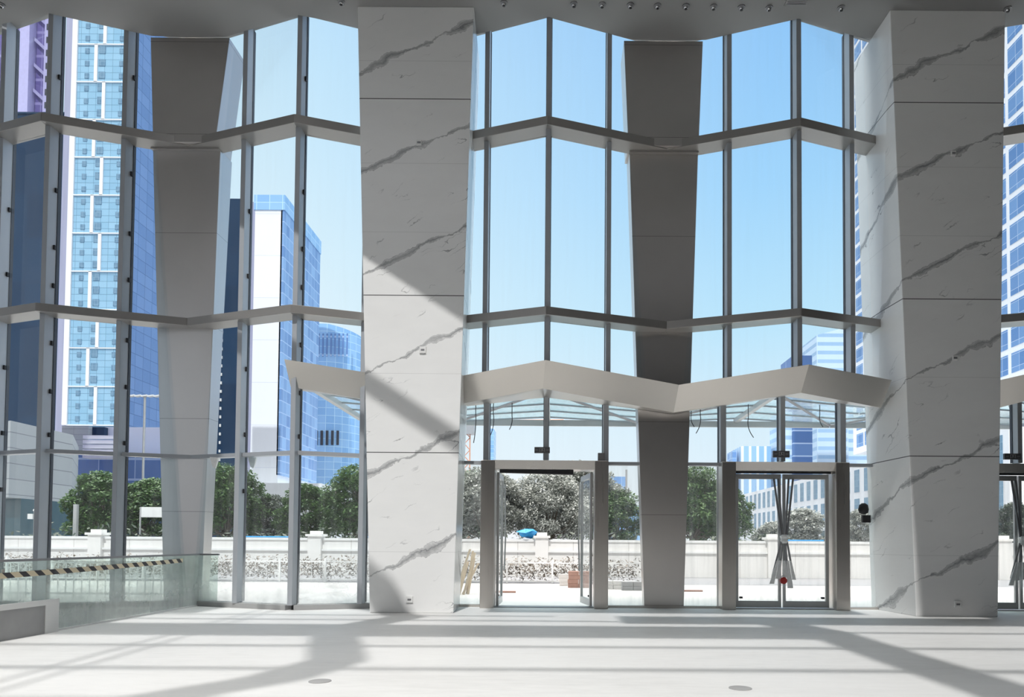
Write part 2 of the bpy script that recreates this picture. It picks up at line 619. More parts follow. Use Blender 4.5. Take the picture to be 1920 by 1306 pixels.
# ------------------------------------------------------------------ curtain wall
sw = struct('window_6', (-13.35, 1, .3))  # unseen side window, added to brighten what the left pier reflects
for a, b in ((1.0, 3.8), (3.8, 6.6), (6.6, 9.5)):
    m = MB(); m.box(-13.36, -13.34, a + .04, b - .04, .3, 8.4); m.build('glass_pane', M['glass'], sw)
    m = MB(); m.box(-13.45, -13.25, a - .04, a + .04, .3, 8.4); m.build('mullion', M['mullion'], sw)


def seg_box(m, a, b, th, z0, z1, back=0.0):
    """thin upright slab along plan segment a-b; `back` shifts it along +y normal"""
    d = (b - a).normalized()
    n = Vector((-d.y, d.x))
    if n.y < 0:
        n = -n
    p = [a + n * back, b + n * back, b + n * (back + th), a + n * (back + th)]
    m.prism([(q.x, q.y) for q in p], z0, z1)


def mullion(k, dx, z0, z1, parent, w=.10, dep=.30, D=None):
    c = gline(k, dx) if D is None else Vector((X0 + P * k + dx, D))
    # square to the folded pane, so each fin shows the side that turns to the hall
    m = MB()
    m.box(c.x - w / 2, c.x + w / 2, c.y - dep, c.y, z0, z1)
    mu = m.build('mullion', M['mullion'], parent, bevel=.006)
    g = MB()
    g.box(c.x - w / 2 - .012, c.x + w / 2 + .012, c.y - .03, c.y + .05, z0 + .02, z1 - .02)
    g.build('gasket', M['mull_in'], mu)
    return mu


def deep_transom(k, za, zb, front_pk, front_tr, parent, dxa=-HALF, dxb=HALF):
    for a, b in ((dxa, 0), (0, dxb)):
        ga, gb = gline(k, a), gline(k, b)
        fa_ = Vector((ga.x, lerp(front_pk, front_tr, abs(a) / HALF)))
        fb_ = Vector((gb.x, lerp(front_pk, front_tr, abs(b) / HALF)))
        m = MB()
        m.prism([(fa_.x, fa_.y), (fb_.x, fb_.y), (gb.x, gb.y), (ga.x, ga.y)], za, zb)
        m.build('transom', M['transom'], parent, bevel=.008)


MU = 1.30
for k in range(-2, 3):
    doorbay = k >= 0
    win = struct('window_%d' % (k + 3))
    zlow = 4.62 if doorbay else .10
    if k == -2:
        zlow = .06
    for dx in (-MU, 0.02, MU):
        mullion(k, dx, zlow, TOP, win)
    deep_transom(k, T1a, T1b, 13.85, 14.72, win)
    deep_transom(k, T2a, T2b, 13.85, 14.75, win)
    rows = [(T2b, T1a), (T1b, TOP)]
    rows = ([(zlow, T2a)] if doorbay else [(zlow, 3.18), (3.24, T2a)]) + rows
    offs = [-HALF + .02, -MU, 0, MU, HALF - .02]
    for za, zb in rows:
        for a, b in zip(offs, offs[1:]):
            m = MB()
            seg_box(m, gline(k, a), gline(k, b), .02, za, zb, -.06)
            m.build('glass_pane', M['glass_low'] if za < .5 else M['glass'], win)
    if not doorbay:
        for a, b in zip((-HALF, 0), (0, HALF)):
            m = MB(); seg_box(m, gline(k, a), gline(k, b), .16, 3.17, 3.25, -.16)
            m.build('rail', M['mullion'], win)
            m = MB(); seg_box(m, gline(k, a), gline(k, b), .30, -.02, .10, -.26)
            m.build('sill', M['concrete'], win)
    else:
        # lower flat screen behind the folded canopy
        for dx in (-MU, MU):
            mullion(k, dx, 0, 4.75, win, .12, .22, LOWD)
        mullion(k, 0.0, 3.2, 4.75, win, .10, .2, LOWD)
        xk = X0 + P * k
        for xa, xb, za, zb in ((-HALF, -MU, .04, 3.1), (MU, HALF, .04, 3.1), (-HALF, -MU, 3.17, 4.75), (MU, HALF, 3.17, 4.75), (-MU, 0, 3.2, 4.75), (0, MU, 3.2, 4.75)):
            m = MB(); m.box(xk + xa, xk + xb, LOWD - .06, LOWD - .04, za, zb)
            m.build('glass_pane', M['glass_door'] if za < 1 else M['glass'], win)
        for xa, xb in ((-HALF, -MU), (MU, HALF)):
            m = MB(); m.box(xk + xa, xk + xb, LOWD - .14, LOWD, 3.1, 3.17)
            m.build('rail', M['mullion'], win)
            m = MB(); m.box(xk + xa, xk + xb, LOWD - .14, LOWD, 0, .05)
            m.build('sill', M['steel'], win)
        m = MB()
        m.prism([(xk - HALF, GT - .12), (xk, GP - .06), (xk + HALF, GT - .12), (xk + HALF, GT + .05), (xk - HALF, GT + .05)], 4.70, 4.78)
        m.build('head_plate', M['canopy'], win)
# little black clips on the left mullions
for k in (-2, -1):
    win = bpy.data.objects['window_%d' % (k + 3)]
    for dx, zs in ((.02, (3.5, 4.4, 5.4, 6.6, 7.4, 8.6, 11.0)), (MU, (3.4, 4.6, 5.6, 6.9, 7.9, 9.2, 11.3)), (-MU, (2.4, 3.6, 5.0, 7.0, 8.4))):
        for z in zs:
            c = gline(k, dx)
            m = MB(); m.box(c.x + .05, c.x + .085, c.y - .12, c.y - .07, z, z + .09)
            m.build('clip', M['black'], win)

# ------------------------------------------------------------------ piers
def pier(tops, lowers, label, nm='hourglass_pier'):
    (u_tl, u_tr, u_bl, u_br), (l_tl, l_tr, l_bl, l_br) = tops, lowers
    cx = ax((l_bl[0] + l_br[0]) / 2, 15.2)
    t = thing(nm, label, 'pier', (cx, 15.0, 0))
    m = MB()
    dt, db, bk = 14.62, 14.62, 15.35
    a, b = ax(u_bl[0], db, u_bl[1]), ax(u_br[0], db, u_br[1])
    c, d = ax(u_tl[0], dt, u_tl[1]), ax(u_tr[0], dt, u_tr[1])
    m.hexa([(a, db, T1a + .02), (b, db, T1a + .02), (b, bk, T1a + .02), (a, bk, T1a + .02)],
           [(c, dt, ZC - .005), (d, dt, ZC - .005), (d, bk, ZC - .005), (c, bk, ZC - .005)])
    m.build('upper_cladding', M['taupe'], t, bevel=.008)
    m = MB()
    d1, d0, bk = 14.86, 15.12, 15.4
    a, b = ax(l_bl[0], d0, l_bl[1]), ax(l_br[0], d0, l_br[1])
    c, d = ax(l_tl[0], d1, l_tl[1]), ax(l_tr[0], d1, l_tr[1])
    zb = 0.0
    m.hexa([(a, d0, zb), (b, d0, zb), (b, bk + .05, zb), (a, bk + .05, zb)],
           [(c, d1, T1a + .02), (d, d1, T1a + .02), (d, bk, T1a + .02), (c, bk, T1a + .02)])
    m.build('lower_cladding', M['taupe'], t, bevel=.008)
    m = MB(); m.box(c, d, d1 - .08, d1 + .1, T1a - .03, T1a + .05)
    m.build('ledge', M['transom'], t)
    return t


pier(((283, 44), (431, 44), (287, 252), (404, 250)), ((287, 262), (414, 262), (307, 1140), (377, 1140)),
     'grey metal hourglass pier behind the glass railing, standing left of the left marble column')
pier(((1170, 50), (1318, 56), (1178, 262), (1310, 262)), ((1180, 270), (1309, 270), (1208, 1138), (1282, 1138)),
     'dark metal hourglass pier standing between the open doorway and the tied double door')

# ------------------------------------------------------------------ marble columns
def column(tl, tr, bl, br, D, btl, bbl, label, mat, side):
    """front corners in the photo at depth D; back edge at 15.3 on the visible side"""
    p_bl, p_br = at(*bl, D), at(*br, D)
    p_tl, p_tr = at(*tl, D), at(*tr, D)

    def ext(lo, hi, z):
        f = (z - lo.z) / (hi.z - lo.z)
        return lerp(lo.x, hi.x, f)
    xs = [ext(p_bl, p_tl, 0), ext(p_br, p_tr, 0), ext(p_bl, p_tl, ZC), ext(p_br, p_tr, ZC)]
    Db = 15.33
    q_b, q_t = at(*bbl, Db), at(*btl, Db)
    bx0, bx1 = ext(q_b, q_t, 0), ext(q_b, q_t, ZC)
    if side == 'left':
        b = [(xs[0], D, 0), (xs[1], D, 0), (xs[1], Db, 0), (bx0, Db, 0)]
        tt = [(xs[2], D, ZC), (xs[3], D, ZC), (xs[3], Db, ZC), (bx1, Db, ZC)]
    else:
        b = [(xs[0], D, 0), (xs[1], D, 0), (bx0, Db, 0), (xs[0], Db, 0)]
        tt = [(xs[2], D, ZC), (xs[3], D, ZC), (bx1, Db, ZC), (xs[2], Db, ZC)]
    m = MB(); m.hexa(b, tt)
    cx = (xs[0] + xs[1]) / 2
    o = m.build('marble_column', M[mat], None, origin=(cx, D, 0), bevel=.012)
    return tag(o, label, 'column')


colA = column((670, 0), (889, 0), (693, 1146), (850, 1148), 13.72, (902, 40), (862, 1137),
              'sunlit white marble column with grey veins, standing beside the open doorway', 'marble', 'right')
colB = column((1668, 0), (1885, 0), (1718, 1154), (1871, 1156), 13.72, (1598, 40), (1634, 1140),
              'shaded white marble column with grey veins, right of the tied double door', 'marble2', 'left')

# ------------------------------------------------------------------ folded metal canopies inside
def canopy(pts, label, mat='canopy', capl=True, capr=True):
    """pts: (top px, bottom px, depth top, depth bottom, back depth, back bottom rise)"""
    rows = []
    E = Vector((0, 0, EYE))
    for (tp, bp, dt, db, bk, rise) in pts:
        A, B = at(*tp, dt), at(*bp, db)
        if rows:                                      # keep each folded panel flat
            A0, B0 = rows[-1][0], rows[-1][1]
            nn = (A - A0).cross(B0 - A0)
            dd = B - E
            B = E + dd * ((A0 - E).dot(nn) / dd.dot(nn))
            print('canopy edge depth', round(A.y, 2), round(B.y, 2), round(A.z, 2), round(B.z, 2))
        rows.append((A, B, Vector((B.x * .5 + A.x * .5, bk, B.z + rise)), Vector((A.x, bk, A.z - .02))))
    mid = rows[len(rows) // 2][1]
    t = thing('folded_canopy', label, 'canopy', (mid.x, mid.y, mid.z))
    for r0, r1 in zip(rows, rows[1:]):
        m = MB()
        m.poly([r0[1], r1[1], r1[0], r0[0]])          # fascia
        m.poly([r0[0], r1[0], r1[3], r0[3]])          # top
        m.poly([r0[2], r1[2], r1[1], r0[1]])          # underside
        m.poly([r0[3], r1[3], r1[2], r0[2]])          # back
        m.poly([r0[0], r0[3], r0[2], r0[1]])
        m.poly([r1[1], r1[2], r1[3], r1[0]])
        bm_o = m.build('canopy_panel', M[mat], t)
        # weld
        bm = bmesh.new(); bm.from_mesh(bm_o.data)
        bmesh.ops.remove_doubles(bm, verts=bm.verts, dist=1e-4)
        bmesh.ops.recalc_face_normals(bm, faces=bm.faces)
        bm.to_mesh(bm_o.data); bm.free()
    return t


canopy([((533, 673), (545, 725), 13.75, 14.1, 14.75, .06), ((700, 700), (700, 751), 14.35, 14.55, 15.0, .06)],
       'champagne metal canopy stub reaching out from behind the left marble column')
canopy([((866, 704), (868, 756), 14.15, 14.4, 15.1, .08), ((1023, 674.5), (1018, 728), 13.75, 14.15, 15.1, .05),
        ((1273, 721), (1263, 773), 14.4, 14.6, 14.96, .03),
        ((1517, 683), (1502, 736), 13.7, 14.05, 15.1, .17), ((1672, 712), (1652, 764), 13.95, 14.1, 15.1, .2)],
       'long folded champagne metal canopy zigzagging above both glass doorways')
canopy([((1858, 716), (1858, 768), 14.3, 14.5, 15.1, .05), ((1985, 687), (1975, 738), 13.75, 14.1, 15.1, .05)],
       'dark folded metal canopy end showing right of the right marble column')

# ------------------------------------------------------------------ door portals
def portal(k, n, open_):
    xk = X0 + P * k - (0.02 if k == 0 else 0)
    d = struct('door_%d' % n, (xk, 15.0, 0))
    m = MB()
    m.box(xk - 1.37, xk - 1.07, 14.82, 15.34, 0, 3.16)
    m.build('jamb', M['steel'], d, bevel=.01)
    m = MB(); m.box(xk + 1.07, xk + 1.37, 14.82, 15.34, 0, 3.16)
    m.build('jamb', M['steel'], d, bevel=.01)
    m = MB(); m.hexa([(xk - 1.07, 14.9, 2.98), (xk + 1.07, 14.9, 2.98), (xk + 1.07, 15.34, 2.98), (xk - 1.07, 15.34, 2.98)],
                     [(xk - 1.37, 14.82, 3.165), (xk + 1.37, 14.82, 3.165), (xk + 1.37, 15.34, 3.165), (xk - 1.37, 15.34, 3.165)])
    m.build('header', M['steel'], d)
    m = MB(); m.box(xk - 1.07, xk + 1.07, 14.95, 15.3, -.005, .015)
    m.build('threshold', M['steel_d'], d)
    m = MB()
    if open_:
        m.prism([(xk - .98, 15.0), (xk + .62, 15.0), (xk + .62, 15.12), (xk - .98, 15.12)], lambda x, y: 2.89 + .025 * math.sin(x * 9), 2.99)
    else:
        m.box(xk - 1.05, xk + 1.05, 15.02, 15.1, 2.94, 2.99)
    m.build('seal_strip', M['black'], d)
    H = 2.93
    for sgn in (-1, 1):
        hinge = Vector((xk + sgn * 1.02, 15.12))
        if open_:
            ang = math.radians(89 if sgn < 0 else 80)
            dirv = Vector((-sgn * math.cos(ang), math.sin(ang)))
        else:
            dirv = Vector((-sgn, 0))
        L = 1.0
        nrm = Vector((-dirv.y, dirv.x)) * .028

        def quad(a, b, wid=1.0):
            p, q = hinge + dirv * a, hinge + dirv * b
            return [((p - nrm * wid).x, (p - nrm * wid).y), ((q - nrm * wid).x, (q - nrm * wid).y), ((q + nrm * wid).x, (q + nrm * wid).y), ((p + nrm * wid).x, (p + nrm * wid).y)]
        m = MB()
        m.prism(quad(0, .07), .03, H); m.prism(quad(L - .06, L), .03, H)
        m.prism(quad(.07, L - .06), .03, .17); m.prism(quad(.07, L - .06), H - .11, H)
        leaf = m.build('door_leaf', M['door_al'], d)
        m = MB(); m.prism(quad(.06, L - .05, .2), .16, H - .10)
        m.build('glass_pane', M['glass_door'], leaf)
        m = MB(); m.prism(quad(.10, .16, 1.3), .22, .26)
        m.build('lock', M['black'], leaf)
        if open_:
            m = MB()
            q = hinge + dirv * .9 + Vector((-dirv.y, dirv.x)) * (.07 * (1 if sgn < 0 else -1) * -1)
            m.tube([(q.x, q.y, 2.75), (q.x - sgn * .02, q.y, 1.5), (q.x, q.y, .75)], .02, 6)
            m.build('pull_bar', M['door_al'], leaf)
    if not open_:
        cx = xk + .0
        yb = 15.0
        tops = (-.21, -.12, .11, .205); waist = (-.05, -.025, .02, .05); bot = (-.25, -.10, .09, .21)
        for a, b, c in zip(tops, waist, bot):
            m = MB()
            m.tube([(cx + a, yb - .02, 2.82), (cx + b, yb - .05, 1.52), (cx + c, yb - .02, .70)], .022, 8)
            m.build('pull_handle', M['steel_d'], d, smooth=True)
        m = MB()
        m.lathe((cx, yb - .05, 1.52), [(.05, -.10), (.085, -.05), (.075, 0), (.10, .05), (.06, .09)], 10)
        m.build('plastic_wrap', M['plastic'], d)
        m = MB()
        for a, c, z0, w in ((-.21, -.27, .55, .05), (-.13, -.14, .66, .05), (.10, .13, .46, .06), (.19, .21, .64, .04), (0, .02, .68, .05)):
            m.hexa([(cx + c - w, yb - .06, z0), (cx + c + w, yb - .06, z0), (cx + c + w, yb - .04, z0), (cx + c - w, yb - .04, z0)],
                   [(cx + a * .7 - w * .4, yb - .07, 1.05), (cx + a * .7 + w * .4, yb - .07, 1.05), (cx + a * .7 + w * .4, yb - .03, 1.05), (cx + a * .7 - w * .4, yb - .03, 1.05)])
        m.build('plastic_wrap', M['plastic'], d)
    return d, xk


d1, xk1 = portal(0, 1, True)
d2, xk2 = portal(1, 2, False)
d3, xk3 = portal(2, 3, False)
pl = thing('padlock', 'round red padlock hanging on the tied handles of the closed double door', 'padlock', (xk2 - .02, 14.92, .60))
m = MB(); m.lathe((xk2 - .02, 14.94, .62), [(.05, -.03), (.075, -.02), (.075, .015), (.05, .025)], 14, 'y'); m.build('lock_body', M['red'], pl)
m = MB(); m.tube([(xk2 - .02 + .05 * math.cos(a), 14.94, .68 + .05 * math.sin(a)) for a in [PI * i / 8 for i in range(9)]], .01, 6); m.build('shackle', M['chrome'], pl)


def exit_sign(px0, px1, py0, py1, label):
    D = 14.94
    a, b = at(px0, py1, D), at(px1, py0, D)
    t = thing('exit_sign', label, 'sign', ((a.x + b.x) / 2, D, a.z))
    m = MB(); m.box(a.x, b.x, D - .03, D + .03, a.z, b.z); m.build('housing', M['sign_face'], t, bevel=.005)
    cx, cz = (a.x + b.x) / 2, (a.z + b.z) / 2
    h = (b.z - a.z) * .3
    m = MB()   # faint pictogram: doorway with a running figure, arrows either side
    y0, y1 = D - .036, D - .03
    m.box(cx - .055, cx - .047, y0, y1, cz - h, cz + h); m.box(cx + .047, cx + .055, y0, y1, cz - h, cz + h); m.box(cx - .055, cx + .055, y0, y1, cz + h - .006, cz + h)
    m.box(cx - .012, cx + .008, y0, y1, cz - .01, cz + .02); m.box(cx - .004, cx + .01, y0, y1, cz + .022, cz + .034)
    m.box(cx - .03, cx - .005, y0, y1, cz - .03, cz - .02); m.box(cx + .005, cx + .03, y0, y1, cz - .02, cz - .012)
    for s in (-1, 1):
        m.box(cx + s * .12 - .03, cx + s * .12 + .03, y0, y1, cz - .004, cz + .004)
    m.build('pictogram', M['sign_mark'], t)
    m = MB(); m.box(cx - .03, cx + .03, D + .03, LOWD - .2 + .02, cz - .02, cz + .02); m.build('bracket', M['steel_d'], t)


exit_sign(1002, 1031, 838, 849, 'small unlit exit sign fixed to the mullion above the open doorway')
exit_sign(1449, 1480, 845, 857, 'small unlit exit sign above the tied double door')
exit_sign(1882, 1913, 850, 861, 'small unlit exit sign at the right edge, right of the right marble column')
# junction box on the doorway frame
p = at(1121, 868, 14.9); q = at(1134, 849, 14.9)
m = MB(); m.box(p.x, q.x, 14.86, 15.0, p.z, q.z)
tag(m.build('junction_box', M['steel_d'], bevel=.004), 'small grey metal box standing on the right end of the open doorway frame', 'junction box')

# ------------------------------------------------------------------ sockets on the columns
def socket(px, py, D, label, w=.13):
    c = at(px, py, D)
    t = thing('wall_socket', label, 'socket', (c.x, D, c.z))
    m = MB(); m.box(c.x - w / 2, c.x + w / 2, D - .03, D + .01, c.z - w / 2, c.z + w / 2); m.build('cover_plate', M['white'], t, bevel=.006)
    m = MB()
    m.box(c.x - .035, c.x + .035, D - .034, D - .03, c.z - .02, c.z + .015)
    m.build('rocker', M['steel_d'], t)


socket(793, 656, 13.72, 'small white box mounted halfway up the sunlit marble column')
socket(768, 1123, 13.72, 'white socket near the foot of the sunlit marble column')
socket(786, 268, 13.72, 'small white box high on the sunlit marble column below its topmost bold vein', .11)
socket(1795, 1132, 13.72, 'white socket near the foot of the shaded marble column')
socket(1790, 671, 13.72, 'small white box halfway up the shaded marble column', .10)
socket(1787, 288, 13.72, 'small white box high on the shaded marble column', .10)

# ------------------------------------------------------------------ downlights
ords = ['first', 'second', 'third', 'fourth', 'fifth', 'sixth', 'seventh', 'eighth']
dl = [((2, 8), 'recessed ceiling downlight at the far left edge above the navy tower'), ((640, 3), 'recessed ceiling downlight just left of the sunlit marble column'),
      ((945, 5), 'single ceiling downlight just right of the sunlit marble column')]
for i, px in enumerate((1076, 1129, 1182, 1233, 1286, 1338, 1390, 1442)):
    dl.append(((px, 7 + i), 'recessed chrome downlight, %s from the left in the ceiling row of eight' % ords[i]))
dl += [((1577, 14), 'recessed ceiling downlight between the ceiling vent and the shaded marble column'), ((1889, 16), 'recessed ceiling downlight right of the shaded marble column')]
for (px, py), lab in dl:
    d = ROT @ Vector(((px - PPX) / F, -(py - PPY) / F, -1.0))
    s = (ZC - EYE) / d.z
    c = Vector((0, 0, EYE)) + d * s
    t = thing('downlight', lab, 'downlight', (c.x, c.y, ZC), 'ceiling downlights')
    m = MB(); m.lathe((c.x, c.y, ZC - .02), [(.045, .0), (.075, .0), (.075, .03), (.045, .03)], 16); m.build('trim_ring', M['steel_d'], t)
    m = MB(); m.lathe((c.x, c.y, ZC - .075), [(.02, 0), (.045, .02), (.05, .05), (.045, .08)], 14); m.build('lamp_eye', M['chrome'], t, smooth=True)
    m = MB(); m.lathe((c.x + .0, c.y - .01, ZC - .08), [(.012, 0), (.03, .004), (.03, .012)], 12); m.build('lens', M['black'], t)
d = ROT @ Vector(((1494 - PPX) / F, -(2 - PPY) / F, -1.0))
c = Vector((0, 0, EYE)) + d * ((ZC - EYE) / d.z)
t = thing('ceiling_vent', 'grey ceiling vent above the tied double door', 'vent', (c.x, c.y, ZC))
m = MB(); m.box(c.x - .22, c.x + .22, c.y - .25, c.y + .1, ZC - .03, ZC + .01); m.build('frame', M['ceiling'], t)
m = MB()
for i in range(6):
    m.box(c.x - .19, c.x + .19, c.y - .22 + i * .05, c.y - .2 + i * .05, ZC - .04, ZC - .025)
m.build('louvre', M['steel_d'], t)

# ------------------------------------------------------------------ glass railing + tape
def railing():
    t = thing('glass_railing', 'dusty frameless glass railing with thin dark top rail along the stair opening', 'railing', (RX, 11, 0))
    ys = [6.2, 7.9, 9.6, 11.35, 13.1, 14.9]
    for a, b in zip(ys, ys[1:]):
        m = MB(); m.box(RX - .01, RX + .01, a + .012, b - .012, -.25, 1.09); m.build('glass_panel', M['glass_rail'], t)
    m = MB(); m.box(RX + .01, -7.22, 14.89, 14.91, 0.0, 1.09); m.build('glass_panel', M['glass_rail'], t)
    m = MB(); m.box(RX - .025, RX + .025, 6.2, 14.92, 1.08, 1.115); m.build('top_rail', M['steel_d'], t)
    m = MB(); m.box(RX, -7.2, 14.88, 14.93, 1.08, 1.115); m.build('top_rail', M['steel_d'], t)
    for y in ys[1:-1]:
        m = MB(); m.lathe((RX, y, .95), [(.02, -.03), (.02, .03)], 8); m.build('clamp', M['steel'], t)
    m = MB(); m.box(RX - .05, RX + .03, 6.2, 14.9, -.02, .03); m.build('shoe', M['white'], t)


railing()
m = MB()
n = 24
za, zb_ = .78, .90
pts = []
for i in range(n + 1):
    y = lerp(6.4, 14.2, i / n)
    z = lerp(.86, .985, i / n) - .02 * math.sin(PI * i / n)
    pts.append((y, z))
for (ya, z0), (yb, z1) in zip(pts, pts[1:]):
    m.hexa([(RX + .013, ya, z0 - .04), (RX + .022, ya, z0 - .04), (RX + .022, yb, z1 - .04), (RX + .013, yb, z1 - .04)],
           [(RX + .013, ya, z0 + .04), (RX + .022, ya, z0 + .04), (RX + .022, yb, z1 + .04), (RX + .013, yb, z1 + .04)])
tag(m.build('caution_tape', M['tape'], origin=(RX + .013, 6.4, .82)), 'yellow and black striped caution tape stuck along the glass railing', 'tape')
gp = thing('floor_panel', 'grey panel with white edging standing at the foot of the glass railing', 'panel', (RX + .06, 9.3, 0))
m = MB(); m.box(RX + .05, RX + .07, 8.2, 10.35, .0, .44); m.build('board', M['concrete'], gp)
m = MB(); m.box(RX + .04, RX + .08, 8.2, 10.6, .42, .50); m.build('top_edge', M['white'], gp)
m = MB(); m.box(RX + .04, RX + .08, 10.32, 10.6, .0, .42); m.build('side_edge', M['white'], gp)
# floor box covers
for px, py, lab in ((600, 1275, 'round floor cover in the shadow left of the hall centre'), (1388, 1288, 'round floor cover near the front right of the floor')):
    D = F * EYE / (py - HZ - ROLL * (px - PPX))
    c = at(px, py, D)
    m = MB(); m.lathe((c.x, c.y, 0), [(.11, 0), (.11, .006), (.10, .008)], 24)
    tag(m.build('floor_cover', M['concrete'], origin=(c.x, c.y, 0)), lab, 'floor cover')
# black fitting at the edge of the right column
c = at(1619, 955, 15.1)
t = thing('security_camera', 'black dome camera fixed beside the shaded marble column at the glass edge', 'camera', (c.x, c.y, c.z))
m = MB(); m.lathe((c.x, c.y, c.z - .1), [(.03, 0), (.09, .03), (.11, .1), (.09, .2), (.04, .24)], 14); m.build('dome', M['black'], t, smooth=True)
m = MB(); m.box(c.x - .03, c.x + .14, c.y - .04, c.y + .04, c.z - .28, c.z - .12); m.build('bracket', M['black'], t)
# torn wrapping on the rail left
for px, lab in ((403, 'torn pale wrapping hanging on the thin rail beside the grey pier'), (474, 'rag of pale wrapping on the thin rail right of the leftmost bay mullion')):
    c = at(px, 862, 14.72)
    m = MB()
    m.hexa([(c.x - .03, c.y - .03, c.z - .16), (c.x + .03, c.y - .03, c.z - .18), (c.x + .03, c.y, c.z - .18), (c.x - .03, c.y, c.z - .16)],
           [(c.x - .09, c.y - .05, c.z + .06), (c.x + .09, c.y - .05, c.z + .05), (c.x + .09, c.y + .02, c.z + .05), (c.x - .09, c.y + .02, c.z + .06)])
    tag(m.build('wrapping_scrap', M['plastic'], origin=(c.x, c.y, c.z)), lab, 'wrapping')

# ------------------------------------------------------------------ outside glass canopies
def glass_canopy(k, label, sides=(-1, 1)):
    xk = X0 + P * k
    t = thing('glass_canopy', label, 'canopy', (xk, 15.4, 4.7))
    y0, y1 = 15.4, 18.9
    zr0, zr1, zv0, zv1 = 4.86, 4.86, 4.62, 4.72

    def zz(u, y):
        f = (y - y0) / (y1 - y0)
        return lerp(lerp(zr0, zr1, f), lerp(zv0, zv1, f), abs(u))
    for s in sides:
        ys = [15.4, 16.25, 17.1, 18.0, 18.9]
        for a, b in zip(ys, ys[1:]):
            m = MB()
            A = [(xk, a, zz(0, a)), (xk + s * (HALF - .02), a, zz(1, a)), (xk + s * (HALF - .02), b, zz(1, b)), (xk, b, zz(0, b))]
            m.hexa(A, [(x, y, z + .02) for x, y, z in A])
            m.build('glass_panel', M['glass_can'], t)
        for a in ys[1:]:
            m = MB()
            A = [(xk, a - .02, zz(0, a) - .04), (xk + s * (HALF - .02), a - .02, zz(1, a) - .04), (xk + s * (HALF - .02), a + .02, zz(1, a) - .04), (xk, a + .02, zz(0, a) - .04)]
            m.hexa(A, [(x, y, z + .038) for x, y, z in A]); m.build('purlin', M['mullion'], t)
        m = MB(); A = Vector((xk, 15.45, 4.8)); B = Vector((xk + s * (HALF - .02), 18.9, 4.66)); m.tube([A, B], .035, 6); m.build('hip_tie', M['steel_d'], t)
        m = MB(); m.box(min(xk, xk + s * (HALF - .02)), max(xk, xk + s * (HALF - .02)), 18.9, 18.98, 4.6, 4.76); m.build('fascia', M['door_al'], t)
    m = MB(); m.box(xk - .06, xk + .06, 15.4, 18.95, 4.72, 4.84); m.build('ridge', M['door_al'], t)


glass_canopy(0, 'glass and steel outdoor canopy over the open doorway')
glass_canopy(1, 'glass and steel outdoor canopy over the tied double door')
glass_canopy(2, 'glass and steel outdoor canopy at the right edge beyond the shaded marble column')
glass_canopy(-1, 'glass and steel outdoor canopy end seen left of the sunlit marble column', (1,))

for (x, dy, ln, bend), lab in zip(((892, 770, 60, -4), (925, 775, 50, -10), (960, 780, 25, -5), (1296, 778, 22, 6), (1313, 778, 34, -8), (1403, 784, 36, 10), (1537, 778, 22, 6)),
                                  ('loose cable hanging beside the sunlit marble column', 'curled loose cable hanging above the left end of the open doorway', 'short loose cable hanging over the open doorway',
                                   'short loose cable hanging just right of the dark pier', 'longer loose cable hanging right of the dark pier', 'hooked loose cable hanging above the tied double door', 'short loose cable hanging above the right door leaf')):
    D = 16.2
    a = at(x, dy, D); b = at(x + bend * -.4, dy + ln * .5, D); c = at(x + bend, dy + ln, D)
    pts = [((1 - u) ** 2) * a + 2 * u * (1 - u) * b + u * u * c for u in [i / 8 for i in range(9)]]
    top = Vector((a.x, D, 4.68)); pts = [top] + pts
    m = MB(); m.tube(pts, .010, 5)
    tag(m.build('loose_cable', M['black'], origin=top), lab, 'cable')

# ------------------------------------------------------------------ outdoors: ground, wall, planting
g = MB(); g.box(-60, 70, 15.45, 24.4, -.25, -.05); o = g.build('ground', M['paving']); o['kind'] = 'structure'
g = MB(); g.box(-260, 260, 24.4, 420, -.3, -.06); o = g.build('street', M['street']); o['kind'] = 'structure'

WD = 30.0
bw = thing('boundary_wall', 'long pale rendered boundary wall with capped piers beyond the forecourt', 'wall', (0, WD, 0))
m = MB(); m.box(-32, 32, WD, WD + .25, -.1, 1.50); m.build('wall_face', M['bwall'], bw)
m = MB(); m.box(-32, 32, WD - .06, WD + .31, 1.44, 1.54); m.build('coping', M['white'], bw)
m = MB(); m.box(-32, 32, WD - .10, WD, .98, 1.06); m.build('ledge', M['white'], bw)
for px in (-250, 182, 592, 1016, 1450, 1880):
    x = ax(px, WD)
    m = MB(); m.box(x - .28, x + .28, WD - .2, WD + .4, -.1, 1.62); wp = m.build('wall_pier', M['bwall'], bw)
    m = MB(); m.box(x - .36, x + .36, WD - .28, WD + .48, 1.60, 1.70); m.box(x - .22, x + .22, WD - .1, WD + .3, 1.70, 1.84); m.build('cap', M['bwall'], wp)


def leaf_cloud(m, c, r, n, size, seed, flat=1.0, shell=.55):
    rnd = random.Random(seed)
    for _ in range(n):
        th, ph = rnd.uniform(0, 2 * PI), math.acos(rnd.uniform(-1, 1))
        rr = rnd.uniform(shell, 1.0)
        p = Vector((c[0] + r[0] * rr * math.sin(ph) * math.cos(th), c[1] + r[1] * rr * math.sin(ph) * math.sin(th), c[2] + r[2] * rr * math.cos(ph)))
        a = Vector((rnd.uniform(-1, 1), rnd.uniform(-1, 1), rnd.uniform(-.6, .6) * flat)).normalized()
        b = a.cross(Vector((rnd.uniform(-.5, .5), rnd.uniform(-.8, .2), 1))).normalized()
        s = size * rnd.uniform(.6, 1.3)
        t = a * s; w = b * s * .42
        m.poly([p - t, p - t * .2 + w, p + t, p - t * .2 - w])


